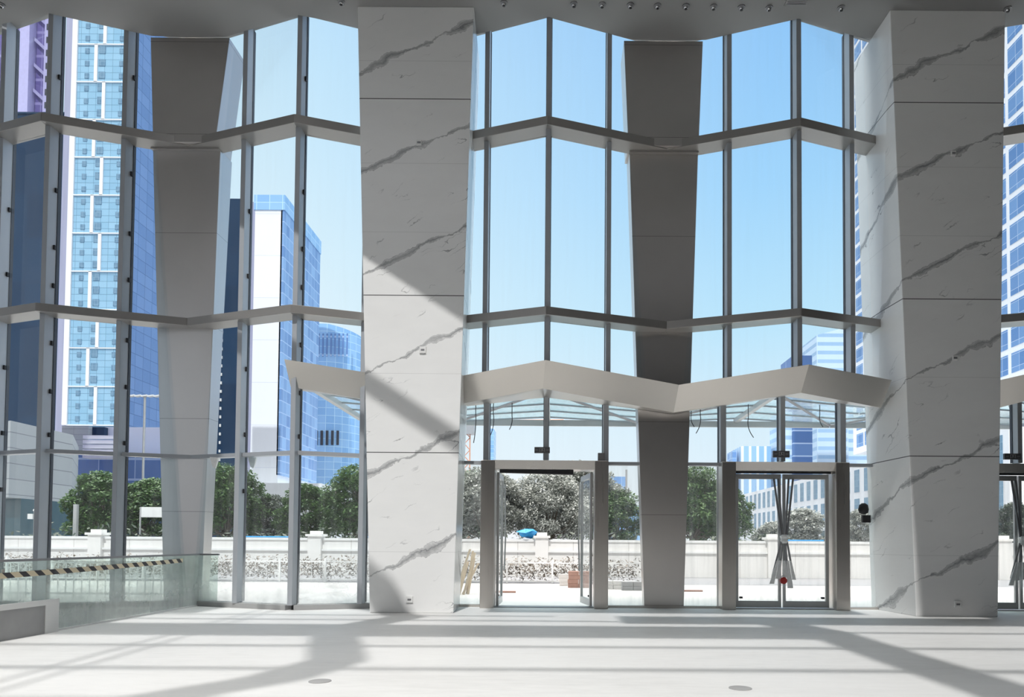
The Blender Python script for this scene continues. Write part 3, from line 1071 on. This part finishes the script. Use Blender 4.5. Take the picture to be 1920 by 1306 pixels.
def tree_meshes(seed, W, H, n, size):
    """one tree standing at the origin: trunk mesh builder and foliage mesh builder"""
    rnd = random.Random(seed)
    tr, fo = MB(), MB()
    hub = Vector((0, 0, H * .32))
    tr.tube([(0, 0, -.1), (.05, 0, H * .15), hub], .16 * H / 6, 8, .10 * H / 6)
    blobs = []
    NB = 30
    for i in range(NB):
        a = 2 * PI * i * .382 + rnd.uniform(-.4, .4)
        lev = (i + .5) / NB
        z = H * lerp(.36, .92, lev)
        rad = W * .5 * (1 - (abs(lev - .35) / .75) ** 2) * rnd.uniform(.45, .85)
        p = Vector((math.cos(a) * rad, math.sin(a) * rad * .8, z))
        blobs.append(p)
        tr.tube([hub + Vector((0, 0, rnd.uniform(-.3, .3))), hub.lerp(p, .5) + Vector((0, 0, -.12 * H * .3)), p], .055 * H / 6, 5, .015)
    for i, p in enumerate(blobs):
        rr = W * rnd.uniform(.13, .19)
        leaf_cloud(fo, p, (rr * 1.15, rr, rr * .62), n // NB, size, seed * 100 + i)
    return tr, fo


TM = {}
for key, seed, W, H, n, size in (('a', 1, 4.6, 5.4, 17000, .105), ('b', 2, 3.8, 5.0, 14000, .105), ('c', 3, 6.6, 6.2, 26000, .105)):
    tr, fo = tree_meshes(seed, W, H, n, size)
    TM[key] = (tr, fo, W, H, {})


def tree(key, px, D, top, leaf, label, sx=1.0):
    tr, fo, W, H, cache = TM[key]
    x = ax(px, D)
    h = at(px, top, D).z
    s = h / (H * .97)
    t = thing('street_tree', label, 'tree', (x, D, -.06), 'trees beyond the boundary wall')
    t.rotation_euler = (0, 0, random.uniform(0, 6.28))
    t.scale = (s * sx, s * sx, s)
    if 'tr' not in cache:
        a = tr.build('trunk', M['bark'], origin=(0, 0, 0), smooth=True); cache['tr'] = a.data
    else:
        a = bpy.data.objects.new('trunk', cache['tr']); C.objects.link(a)
    a.parent = t
    if leaf not in cache:
        if not any(l in cache for l in M):
            b = fo.build('foliage', M[leaf], origin=(0, 0, 0))
            cache[leaf] = b.data
        else:
            src = next(cache[l] for l in cache if l in M).copy()
            src.materials.clear(); src.materials.append(M[leaf])
            cache[leaf] = src
            b = bpy.data.objects.new('foliage', src); C.objects.link(b)
    else:
        b = bpy.data.objects.new('foliage', cache[leaf]); C.objects.link(b)
    b.parent = t


tree('b', 185, 37, 880, 'leaf_g', 'light green tree in front of the grey stone podium, left of the lamp pole')
tree('b', 272, 38, 893, 'leaf_g', 'bright green tree below the blue residential tower, left of the grey pier')
tree('a', 425, 37, 872, 'leaf_g', 'dark green tree just right of the grey pier')
tree('b', 500, 39, 925, 'leaf_d', 'low dark tree in front of the white stepped tower base')
tree('b', 582, 38, 905, 'leaf_g', 'green tree below the curved blue building')
tree('a', 672, 36, 872, 'leaf_g', 'bright green tree at the left edge of the sunlit marble column')
tree('b', 868, 38, 880, 'leaf_g', 'green tree behind the side pane left of the open doorway')
tree('a', 912, 37, 878, 'leaf_glare', 'dark leafy tree at the left side of the open doorway')
tree('c', 1032, 38, 880, 'leaf_glare', 'large spreading glare-paled tree in the middle of the open doorway', .85)
tree('a', 1092, 41, 866, 'leaf_glare', 'tall glare-paled tree behind the right leaf of the open doorway')
tree('b', 1152, 40, 915, 'leaf_g', 'slender green tree in front of the low blue block right of the open doorway')
tree('a', 1300, 37, 872, 'leaf_g', 'tall green tree just right of the dark pier')
tree('b', 1352, 39, 900, 'leaf_g', 'smaller green tree behind the left jamb of the tied double door')
tree('b', 1448, 50, 975, 'leaf_glare', 'low pale tree behind the left leaf of the tied double door', 1.3)
tree('b', 1500, 48, 950, 'leaf_glare', 'pale spreading tree behind the right leaf of the tied double door', 1.4)
tree('b', 1615, 50, 952, 'leaf_glare', 'small tree seen in the side pane left of the shaded marble column')
tree('b', 1905, 50, 940, 'leaf_d', 'dark tree seen right of the shaded marble column')
m = MB()
rnd = random.Random(5)
for i in range(150):
    x = lerp(-34, 13, i / 149)
    leaf_cloud(m, (x, 33.5 + rnd.uniform(-.6, .6), 1.0), (.5, .5, rnd.uniform(.7, 1.3)), 42, .15, i)
tag(m.build('hedge', M['leaf_d']), 'dark hedge running behind the boundary wall', 'hedge', kind='stuff')
m = MB()
for i in range(210):
    x = lerp(-21, 3.0, i / 209)
    leaf_cloud(m, (x, 25.4 + rnd.uniform(-.25, .25), .42), (.3, .3, rnd.uniform(.42, .6)), 46, .07, 900 + i, shell=.3)
tag(m.build('dry_hedge', M['leaf_dry']), 'dry brownish hedge behind the white rail fence on the forecourt', 'hedge', kind='stuff')

fe = thing('rail_fence', 'low white mesh rail fence in front of the dry hedge', 'fence', (0, 24.6, 0))
m = MB(); m.box(-21, 3.2, 24.58, 24.62, .66, .70); m.build('top_rail', M['white'], fe)
m = MB(); m.box(-21, 3.2, 24.58, 24.62, .02, .06); m.build('bottom_rail', M['white'], fe)
for i in range(16):
    x = -21 + i * 1.61
    m = MB(); m.box(x - .03, x + .03, 24.56, 24.64, -.06, .78); m.build('fence_post', M['white'], fe)
m = MB()
for i in range(242):
    x = -21 + i * .1
    if i % 4 == 0:
        m.box(x - .006, x + .006, 24.595, 24.605, .05, .67)
m.build('mesh_infill', M['white'], fe)

# green-white balusters seen low through the railing
bf = thing('baluster_fence', 'white baluster fence outside, seen low through the dusty glass railing', 'fence', (-11.5, 17.5, -.05))
for z in (.02, .80):
    m = MB(); m.box(-14.5, -8.6, 17.48, 17.52, z, z + .05); m.build('rail', M['white'], bf)
for i in range(30):
    x = -14.5 + i * .2
    m = MB(); m.box(x - .012, x + .012, 17.49, 17.51, -.05, .82); m.build('baluster', M['white'], bf)

# stacked blocks, timber, tarp, bits outside the doorway
def stack(cx, cy, nx, nz, label, mat, s=(.34, .30, .13)):
    t = thing('block_stack', label, 'block stack', (cx, cy, -.05), 'block stacks on the forecourt')
    for k in range(nz):
        for i in range(nx):
            m = MB(); x = cx + (i - (nx - 1) / 2) * (s[0] + .02) + random.uniform(-.02, .02)
            m.box(x - s[0] / 2, x + s[0] / 2, cy - s[1] / 2, cy + s[1] / 2, -.05 + k * (s[2] + .004), -.05 + k * (s[2] + .004) + s[2])
            m.build('block', M[mat], t, bevel=.008)


stack(ax(1068, 23.5), 23.5, 2, 3, 'low pale block stack left of the brown stack outside the open doorway', 'bwall')
stack(ax(1086, 22.6), 22.6, 2, 4, 'brown block stack outside by the right leaf of the open doorway', 'brick')
stack(ax(1160, 22.0), 22.0, 3, 2, 'low pale block stack seen right of the open doorway', 'bwall')
stack(ax(1187, 21.5), 21.5, 2, 2, 'small grey block stack at the left foot of the dark pier', 'concrete')
tb = thing('timber_bundle', 'bundle of raw timber planks leaning outside left of the open doorway', 'timber', (ax(868, 19.5), 19.5, -.05))
for i in range(7):
    x0_ = ax((858, 866, 873, 861, 880, 869, 876)[i], 19.5); x1_ = ax((884, 880, 892, 873, 890, 897, 886)[i], 19.9)
    a = Vector((x0_, 19.0 + i * .09, -.05)); b = Vector((x1_, 19.6 + i * .07, (1.2, .85, 1.1, .7, .95, .8, 1.15)[i]))
    m = MB(); m.hexa([a + Vector((-.03, -.02, 0)), a + Vector((.03, -.02, 0)), a + Vector((.03, .02, 0)), a + Vector((-.03, .02, 0))],
                     [b + Vector((-.03, -.02, 0)), b + Vector((.03, -.02, 0)), b + Vector((.03, .02, 0)), b + Vector((-.03, .02, 0))])
    m.build('plank', M['wood'], tb)
c = at(988, 1003, 30.15)
m = MB()
rn = random.Random(3)
prof = [(.2, -.18), (.38, -.05), (.45, .06), (.3, .14), (.1, .17)]
m.lathe((c.x, 30.15, 1.80), prof, 11)
for i, v in enumerate(m.v):
    m.v[i] = (v[0] + rn.uniform(-.1, .1), v[1] + rn.uniform(-.08, .08), max(1.545, v[2] + rn.uniform(-.06, .06)))
tag(m.build('blue_tarpaulin', M['blue'], origin=(c.x, c.y, 1.545)), 'crumpled blue tarpaulin on top of the boundary wall, seen through the open doorway', 'tarpaulin')
for px0, px1, D, lab in ((450, 545, 30.02, 'long strip of blue tarpaulin on the boundary wall right of the grey pier'), (1475, 1545, 30.02, 'blue tarpaulin strip on the boundary wall seen through the tied double door')):
    m = MB(); m.box(ax(px0, D), ax(px1, D), D, D + .22, 1.543, 1.60)
    tag(m.build('blue_tarpaulin', M['blue'], origin=(ax(px0, D), D, 1.543), bevel=.02), lab, 'tarpaulin')
# flat boards lying on the ground just outside
for px, D, w, lab in ((948, 20.0, .6, 'reddish board lying on the forecourt at the left of the open doorway'), (1290, 21, .9, 'long board lying on the forecourt just right of the dark pier')):
    x = ax(px, D); m = MB(); m.box(x - w / 2, x + w / 2, D, D + .15, -.05, .0)
    tag(m.build('loose_board', M['brick'], origin=(x, D, -.05)), lab, 'board')
# poles and signs
def pole(px, D, top, r, label, nm='lamp_pole', cat='pole', head=None):
    x = ax(px, D); z = at(px, top, D).z
    t = thing(nm, label, cat, (x, D, -.06))
    m = MB(); m.tube([(x, D, -.06), (x, D, z)], r, 8); m.build('pole', M['door_al'], t)
    if head:
        head(t, x, D, z)


def lamp_head(t, x, D, z):
    for i in range(5):
        dx = (i - 2) * .55
        m = MB(); m.hexa([(x + dx - .25, D - .2, z - .10), (x + dx + .25, D - .2, z - .02), (x + dx + .25, D + .2, z - .02), (x + dx - .25, D + .2, z - .10)],
                         [(x + dx - .25, D - .2, z + .02), (x + dx + .25, D - .2, z + .10), (x + dx + .25, D + .2, z + .10), (x + dx - .25, D + .2, z + .02)])
        m.build('floodlight', M['white'], t)


def cam_head(t, x, D, z):
    m = MB(); m.box(x - .28, x - .04, D - .1, D + .1, z - .45, z - .2); m.build('cabinet', M['white'], t)
    m = MB(); m.lathe((x, D, z - .1), [(.05, 0), (.09, .06), (.05, .14)], 10); m.build('camera_dome', M['white'], t)
    m = MB(); m.box(x, x + .22, D - .04, D + .04, z - .3, z - .22); m.build('arm', M['white'], t)


def sign_head(t, x, D, z):
    m = MB(); m.box(x + .05, x + 1.1, D - .03, D + .03, z - .5, z); m.build('panel', M['white'], t)


pole(265, 60, 742, .10, 'tall floodlight mast in front of the blue residential tower', 'floodlight_mast', 'mast', lamp_head)
pole(64, 33, 955, .05, 'white pole with camera cabinet behind the wall at the far left', 'camera_pole', 'pole', cam_head)
pole(141, 34, 945, .12, 'thick white post behind the boundary wall near the light green tree', 'bollard_post', 'post')
pole(262, 34, 950, .04, 'street sign on a thin pole left of the grey pier', 'street_sign', 'sign', sign_head)
pole(1174, 60, 880, .09, 'slim lamp pole beside the low blue block right of the open doorway', 'lamp_pole', 'pole')

# ------------------------------------------------------------------ city towers
def bld(name, label, cx, cy, cat='building'):
    return thing(name, label, cat, (cx, cy, -.06))


F_navy = facade('navy_curtain_wall', (.006, .026, .065), (.013, .045, .10), (.010, .034, .08), 3.2, 3.6, .10, .12, rough=.5)
F_purp = facade('violet_curtain_wall', (.10, .08, .26), (.20, .17, .40), (.30, .27, .52), 2.2, 3.2, .1, .35, rough=.3)
F_res = facade('pale_blue_panels', (.25, .46, .62), (.36, .58, .74), (.12, .24, .36), 1.9, 1.55, .07, .09, rough=.3)
F_side = facade('blue_side_wall', (.12, .22, .44), (.19, .31, .56), (.08, .15, .31), 3.1, 2.9, .12, .14, rough=.4)
F_conc = simple('lilac_concrete', (.36, .37, .50), .8, 0, .25, .4, stretch=(3, 3, .1))
F_whiteb = facade('white_panel_wall', (.86, .88, .93), (.92, .94, .97), (.66, .70, .80), 4.2, 6.2, .06, .06, rough=.6)
F_blue = facade('blue_glass_wall', (.10, .22, .50), (.34, .55, .85), (.40, .56, .82), 1.35, 1.75, .09, .14, rough=.2)
F_curv = facade('sky_blue_glass_wall', (.22, .44, .76), (.38, .62, .90), (.52, .75, .94), 1.9, 1.4, .11, .10, rough=.2)
F_slat = facade('slatted_glass_wall', (.30, .46, .66), (.40, .58, .78), (.58, .72, .86), 9.0, 2.6, .2, 1.5, rough=.3)
F_dblue = facade('deep_blue_glass_wall', (.06, .13, .34), (.16, .28, .54), (.42, .54, .74), 6.0, 3.4, .15, .35, rough=.2)
F_vert = facade('ribbed_pale_wall', (.24, .44, .70), (.40, .60, .82), (.80, .88, .95), 2.1, 30.0, .7, .3, rough=.3)
WHITE_F = simple('white_facade_render', (.85, .86, .88), .7, 0, .04, .3)
GLZ = facade('tower_window_glass', (.07, .18, .42), (.20, .36, .62), (.5, .6, .75), 1.7, 1.7, .06, .06, rough=.15)
GLZ2 = facade('dim_window_glass', (.12, .23, .34), (.22, .36, .48), (.30, .44, .56), .8, .9, .05, .05, rough=.2)
TEALD = simple('dark_teal_glass', (.02, .07, .09), .25)


def wedge(m, p0, p1, D0, D1, z0, z1):
    """block whose flanks run along the avenue towards the hall"""
    m.prism([(ax(p0, D0), D0), (ax(p1, D0), D0), (ax(p1 - 4, D1), D1), (ax(p0, D1), D1)], z0, z1)


# navy tower, far left
D = 55
b = bld('navy_tower', 'deep navy glass tower behind the leftmost panes', ax(50, D), D)
m = MB(); wedge(m, -60, 97, D, D + 7, -.06, at(60, 214, D).z); m.build('tower_wall', F_navy, b)
m = MB(); wedge(m, -62, 98, D - .1, D + 7.1, at(60, 214, D).z, at(60, 211, D).z); m.build('parapet', F_navy, b)
D = 90
b = bld('violet_tower', 'violet high-rise with pale fins rising above the navy tower', ax(60, D), D)
zt = at(60, -60, D).z
m = MB(); wedge(m, -30, 90, D, D + 14, -.06, zt); m.build('tower_wall', F_purp, b)
m = MB(); m.box(ax(21, D), ax(40, D), D - 1.2, D, -.06, zt); m.build('corner_fin', simple('lilac_fin', (.52, .50, .80), .5), b)
m = MB(); m.box(ax(62, D), ax(74, D), D - .6, D, -.06, zt); m.build('pilaster', simple('lilac_wall', (.42, .40, .66), .6), b)
for i in range(16):
    z = at(60, 215, D).z + i * 1.75 - 3
    m = MB(); m.box(ax(66, D), ax(70, D), D - .65, D - .55, z, z + .8); m.build('window', M['mull_in'], b)
for i in range(9):
    z = at(60, 215, D).z + i * 3.4 - 4
    A = (ax(42, D), D - .5, z); B = (ax(61, D), D - .5, z - 1.2)
    m = MB(); m.hexa([A, B, (B[0], D, B[2]), (A[0], D, A[2])], [(A[0], A[1], A[2] + .5), (B[0], B[1], B[2] + .5), (B[0], D, B[2] + .5), (A[0], D, A[2] + .5)])
    m.build('balcony_slab', simple('lilac_slab', (.34, .32, .56), .6) if i == 0 else bpy.data.materials['lilac_slab'], b)

# pale blue residential tower
D = 160
b = bld('residential_tower', 'pale blue residential tower with white strips seen left of the grey pier', ax(190, D), D)
xa, xb = ax(133, D, 500), ax(232, D, 500)
zt = at(180, -80, D).z; zb = at(180, 797, D).z
m = MB(); m.box(xa, xb, D, D + 22, zb, zt); m.build('front_wall', F_res, b)
m = MB(); m.box(xb, xb + .6, D + .4, D + 22, zb - 8, zt); m.build('side_wall', F_side, b)
m = MB(); m.box(ax(108, D, 500), xa, D + .6, D + 22, -.06, zt); m.build('core_wall', F_conc, b)
m = MB(); m.box(xa - .9, xa + .3, D - .4, D + .2, zb, zt); m.build('white_fin', WHITE_F, b)
m = MB(); m.box(xb - .5, xb + .5, D - .4, D + .2, zb, zt); m.build('white_fin', WHITE_F, b)
fl_h = 3.0
nf = int((zt - zb) / fl_h)
for g_ in range(nf // 3):
    z0 = zb + g_ * 3 * fl_h
    off = 4.3 if g_ % 2 else 6.3
    m = MB(); m.box(xa + off, xa + off + .75, D - .3, D, z0, z0 + 3 * fl_h); m.build('white_strip', WHITE_F, b)
    m = MB(); m.box(xa, xb, D - .3, D, z0 - .12, z0 + .12); m.build('floor_band', WHITE_F, b)
cnt = 0
for f_ in range(min(nf, 33)):
    z0 = zb + f_ * fl_h + .9
    off = 4.3 if (f_ // 3) % 2 else 6.3
    for wx, ww, wh in ((2.0, 1.0, 1.2), (5.1 if off > 5 else 5.3, 1.5, 1.6), (10.1, .9, 1.2)):
        if cnt >= 99: break
        m = MB(); m.box(xa + wx, xa + wx + ww, D - .12, D, z0, z0 + wh); m.build('window', GLZ2, b); cnt += 1
b2 = bld('tower_podium', 'white terraced podium at the foot of the pale blue residential tower', ax(180, 120), 120)
for i, (p0, p1, q0, q1) in enumerate(((110, 160, 798, 905), (152, 190, 800, 905), (190, 300, 800, 905))):
    D = 118 + i
    m = MB(); m.box(ax(p0, D), ax(p1, D), D, D + 8, -.06, at(p0, q0, D).z); m.build('podium_wall', (M['stone'], F_navy, WHITE_F)[i], b2)
for i in range(5):
    m = MB(); D = 112 - i; z = at(180, 822 + i * 9, D).z
    m.box(ax(150, D), ax(216 + (i % 2) * 4, D), D, D + 2, z, z + .55); m.build('terrace_slab', WHITE_F, b2)
m = MB(); m.box(ax(120, 114), ax(340, 114), 114, 118, -.06, at(180, 850, 114).z); m.build('base_wall', F_dblue, b2)

# grey stone podium building with dark undercroft
b = bld('stone_podium', 'grey stone-clad low building with dark undercroft at the far left', ax(70, 45), 46)
A = at(20, 788, 42); Bq = at(137, 813, 47.6)
z1, z0 = A.z, at(20, 932, 42).z
m = MB()
m.hexa([(A.x, 42, z0), (Bq.x, 47.6, z0), (Bq.x - 4, 54, z0), (A.x - 12, 48, z0)], [(A.x, 42, z1), (Bq.x, 47.6, z1), (Bq.x - 4, 54, z1), (A.x - 12, 48, z1)])
m.build('stone_wall', M['stone'], b)
m = MB()
m.hexa([(A.x, 43, -.06), (Bq.x, 48.4, -.06), (Bq.x - 4, 54, -.06), (A.x - 12, 49, -.06)], [(A.x, 43, z0), (Bq.x, 48.4, z0), (Bq.x - 4, 54, z0), (A.x - 12, 49, z0)])
m.build('undercroft', TEALD, b)
m = MB(); m.box(ax(137, 56), ax(330, 56), 56, 58, -.06, at(200, 905, 56).z); m.build('low_wing', F_navy, b)

# added slab imitating the dark reflection in the pane right of the grey pier
D = 75
b = bld('pane_reflection_slab', 'dark blue slab imitating a pane reflection just right of the grey pier', ax(415, D), D)
m = MB(); wedge(m, 330, 442, D, D + 8, -.06, at(420, 372, D).z); m.build('tower_wall', F_navy, b)
for i in range(22):  # white dots imitate the dot pattern in the pane reflection, not lamps
    z = at(420, 880, D).z + i * .93
    m = MB(); m.box(ax(407, D), ax(410, D), D - .1, D, z, z + .3); m.build('reflection_dot', M['white'], b)

# white-and-glass office tower
D = 100
b = bld('office_tower', 'tall white-walled office tower with a blue glass flank left of the sunlit marble column', ax(520, D), D)
zt = at(520, 366, D).z
xc = ax(518, D)
m = MB(); m.box(ax(466, D), xc, D, D + 14, -.06, zt - 2.0); m.build('end_wall', F_whiteb, b)
m = MB(); m.box(xc - .2, xc + .3, D, D + 15.5, at(520, 890, D).z, zt - 2.2); m.build('glass_side', F_blue, b)
m = MB(); m.box(ax(430, D), ax(466, D), D + 2, D + 12, -.06, zt); m.build('lift_core', F_conc, b)
m = MB(); m.box(ax(464, D), xc + .4, D - .15, D + 15.6, zt - 2.2, zt); m.build('roof_crown', F_curv, b)
m = MB(); m.box(ax(440, 96), ax(600, 96), 96, 118, -.06, at(520, 905, 96).z); m.build('podium_block', WHITE_F, b)

# curved blue building
D = 125
b = bld('curved_building', 'blue glass building with a rounded corner and dark slots, beside the sunlit marble column', ax(610, D), D)
x0_, x1_ = ax(548, D), ax(659, D)
R_ = 6.0
plan = [(x0_, D)] + [(x1_ - R_ + R_ * math.sin(t), D + R_ - R_ * math.cos(t)) for t in [PI / 2 * i / 8 for i in range(9)]] + [(x1_, D + 18), (x0_, D + 18)]
zt = at(600, 606, D).z
m = MB(); m.prism(plan, -.06, lambda x, y: zt - max(0, (x - (x1_ - 5)) * .16) - (y - D) * .05); m.build('curved_wall', F_curv, b)
for i in range(6):
    px = 578 + i * 10
    m = MB(); m.box(ax(px, D), ax(px + 4.5, D), D - .2, D, at(px, 834, D).z, at(px, 807, D).z); m.build('dark_slot', M['mull_in'], b)
for i in range(9):
    px = 583 + i * 7.6
    m = MB(); m.box(ax(px, D), ax(px + 2.6, D), D - .12, D, at(px, 668, D).z, at(px, 625, D).z); m.build('louvre_strip', F_dblue, b)

# low blue blocks right of the open doorway
D = 120
b = bld('blue_block', 'low blue glass block seen just right of the open doorway', ax(1155, D), D)
m = MB(); m.box(ax(1132, D), ax(1174, D), D, D + 12, -.06, at(1150, 893, D).z); m.build('block_wall', F_blue, b)
m = MB(); m.box(ax(1174, D), ax(1230, D), D + 3, D + 14, -.06, at(1180, 946, D).z); m.build('lower_wing', F_curv, b)
# far tower and crane
D = 220
b = bld('far_tower', 'slim pale blue tower far away, left of the open doorway above the transom', ax(915, D), D)
m = MB(); m.box(ax(908, D), ax(924, D), D, D + 8, -.06, at(915, 803, D).z); m.build('tower_wall', F_curv, b)
m = MB(); m.box(ax(909, D), ax(923, D), D + .5, D + 7, at(915, 803, D).z, at(915, 799, D).z); m.build('roof_plant', WHITE_F, b)
D = 150
cr = thing('tower_crane', 'red and white tower crane with orange jib above the open doorway', 'crane', (ax(875, D), D, -.06))
xm = ax(874, D); zj = at(874, 797, D).z
m = MB()
for sx in (-.6, .6):
    m.box(xm + sx - .12, xm + sx + .12, D - .12, D + .12, -.06, zj)
nseg = 20
for i in range(nseg):
    za_ = lerp(0, zj, i / nseg); zb2 = lerp(0, zj, (i + 1) / nseg)
    s = 1 if i % 2 else -1
    m.tube([(xm - .6 * s, D, za_), (xm + .6 * s, D, zb2)], .09, 4)
m.build('mast', M['crane'], cr)
m = MB()
xe = ax(1090, D); ze = at(1090, 793, D).z
m.tube([(xm - 1, D, zj + .2), (xe, D, ze + .3)], .13, 5); m.tube([(xm - 1, D, zj + 1.0), (xe - 4, D, ze + .7)], .13, 5)
for i in range(14):
    u0, u1_ = i / 14, (i + 1) / 14
    m.tube([(lerp(xm, xe, u0), D, lerp(zj + .2, ze + .3, u0)), (lerp(xm, xe - 2, (u0 + u1_) / 2), D, lerp(zj + 1.0, ze + .7, (u0 + u1_) / 2))], .06, 4)
m.build('jib', M['crane'], cr)
m = MB(); m.box(xm - .6, xm + 1.6, D - 1, D + 1, zj - 2.0, zj + .1); m.build('cab', M['door_al'], cr)

# right-hand group
D = 190
b = bld('ribbed_tower', 'pale ribbed tower behind the left leaf of the tied double door', ax(1420, D), D)
m = MB(); m.box(ax(1390, D), ax(1446, D), D, D + 10, -.06, at(1420, 836, D).z); m.build('tower_wall', F_vert, b)
m = MB(); m.box(ax(1377, D), ax(1385, D), D + 2, D + 8, -.06, at(1380, 843, D).z); m.build('side_fin', F_blue, b)
D = 184
b = bld('deep_blue_tower', 'deep blue tower behind the mullion above the tied double door', ax(1500, D), D)
m = MB(); m.box(ax(1466, D), ax(1488, D), D + 1, D + 10, -.06, at(1470, 770, D).z); m.build('pale_wing', F_slat, b)
m = MB(); m.box(ax(1488, D), ax(1524, D), D, D + 10, -.06, at(1500, 666, D).z); m.build('tower_wall', F_dblue, b)
D = 205
b = bld('slatted_tower', 'slatted pale glass tower seen left of the shaded marble column', ax(1565, D), D)
zt = at(1565, 612, D).z
xs0, xs1 = ax(1533, D), ax(1592, D)
m = MB(); m.prism([(xs0, D), (xs1, D), (xs1, D + 12), (xs0, D + 12)], -.06, lambda x, y: zt + (x - xs1) * .28); m.build('tower_wall', F_slat, b)
m = MB(); m.box(ax(1592, D), ax(1650, D), D + 2, D + 12, -.06, zt - 4); m.build('set_back_wing', F_slat, b)

# big white gridded office block, face along the depth
XW = 60.0
b = bld('gridded_block', 'large white gridded office block at the far right, seen past the shaded marble column', XW + 8, 110)
y0_, y1_ = 80, 139
zlo, zhi = 19.5, 110
m = MB(); m.box(XW, XW + 25, y0_, y1_, zlo, zhi); m.build('white_frame', WHITE_F, b)
cwn, chn = 3.6, 3.4
vis, rest = [], MB()
ncol = int((y1_ - y0_) / cwn)
for i in range(ncol):
    ya = y0_ + i * cwn + .5
    px = PPX + XW * F / ya
    for j in range(int((zhi - zlo - 2) / chn)):
        z = zlo + 1.2 + j * chn
        py = HZ - (z - EYE) * F / ya
        w_ = (XW - .06, XW + .2, ya, ya + cwn - .75, z, z + chn - .8)
        if len(vis) < 96 and py > -60 and (px > 1868 and px < 1945 or px < 1650):
            vis.append(w_)
        elif py > -200:
            rest.box(*w_)
for w_ in vis:
    m = MB(); m.box(*w_); m.build('window', GLZ, b)
o = rest.build('window', GLZ, b); o['kind'] = 'stuff'
m = MB(); m.box(XW + 3, XW + 24, y0_ + 1, y1_ - 1, -.06, zlo); m.build('undercroft', simple('grey_soffit', (.30, .31, .34), .7), b)
b = bld('white_podium', 'low white office wing with tall windows behind the tied double door', 48, 110)
XP = 46.0
m = MB(); m.box(XP, XP + 13, 70, 172, -.06, 13.5); m.build('white_frame', WHITE_F, b)
for j, (z, h) in enumerate(((1.2, 2.6), (5.0, 3.4), (9.4, 3.4))):
    for i in range(30):
        ya = 71 + i * 3.35
        m = MB(); m.box(XP - .06, XP + .2, ya, ya + 1.7, z, z + h); m.build('window', GLZ2 if j else TEALD, b)
        if j == 0 and i > 20: break

# ------------------------------------------------------------------ light
sun_d = bpy.data.lights.new('sun', 'SUN')
sun_d.energy = 2.6
sun_d.angle = math.radians(0.8)
sun_d.color = (1.0, .985, .96)
sun = bpy.data.objects.new('sun', sun_d); C.objects.link(sun)
dv = Vector((KAZ, 1, -TE)).normalized()
sun.rotation_euler = dv.to_track_quat('-Z', 'Y').to_euler()

wd = bpy.data.worlds.new('sky'); bpy.context.scene.world = wd
wd.use_nodes = True
nt = wd.node_tree; nt.nodes.clear()
N = nt.nodes.new; L = nt.links.new
tc = N('ShaderNodeTexCoord'); sp = N('ShaderNodeSeparateXYZ'); L(tc.outputs['Generated'], sp.inputs[0])


def wramp(stops):
    r = N('ShaderNodeValToRGB'); L(sp.outputs[2], r.inputs[0])
    e = r.color_ramp.elements
    while len(e) < len(stops): e.new(.5)
    for i, (p_, c_) in enumerate(stops):
        e[i].position = p_; e[i].color = c_ + (1,)
    return r.outputs[0]


left = wramp([(0, (.95, .97, 1.0)), (.15, (.90, .97, 1.0)), (.35, (.78, .93, 1.0)), (.55, (.64, .86, 1.0)), (.74, (.50, .75, 1.0)), (.86, (8.6, 8.2, 7.6))])
right = wramp([(0, (.92, .96, 1.0)), (.15, (.78, .92, 1.0)), (.30, (.55, .83, 1.0)), (.45, (.40, .71, 1.0)), (.60, (.31, .60, .96)), (.74, (.30, .55, .95)), (.86, (8.6, 8.2, 7.6))])
mx = N('ShaderNodeMix'); mx.data_type = 'RGBA'
mr = N('ShaderNodeMapRange'); L(sp.outputs[0], mr.inputs[0])
mr.inputs[1].default_value = -.35; mr.inputs[2].default_value = .25
L(mr.outputs[0], mx.inputs[0]); L(left, mx.inputs[6]); L(right, mx.inputs[7])
# the half of the sky around the sun (behind the hall) is brighter and whiter
mr2 = N('ShaderNodeMapRange'); L(sp.outputs[1], mr2.inputs[0])
mr2.inputs[1].default_value = .15; mr2.inputs[2].default_value = -.5
mx2 = N('ShaderNodeMix'); mx2.data_type = 'RGBA'
L(mr2.outputs[0], mx2.inputs[0]); L(mx.outputs[2], mx2.inputs[6]); mx2.inputs[7].default_value = (.7, .72, .75, 1)
bg = N('ShaderNodeBackground'); L(mx2.outputs[2], bg.inputs[0]); bg.inputs[1].default_value = 1.0
wo = N('ShaderNodeOutputWorld'); L(bg.outputs[0], wo.inputs[0])

sc = bpy.context.scene
sc.view_settings.view_transform = 'Standard'
sc.view_settings.look = 'None'
sc.view_settings.exposure = 0.0
sc.view_settings.gamma = 1.0
sc.view_settings.use_curve_mapping = False
sc.cycles.transparent_max_bounces = 24
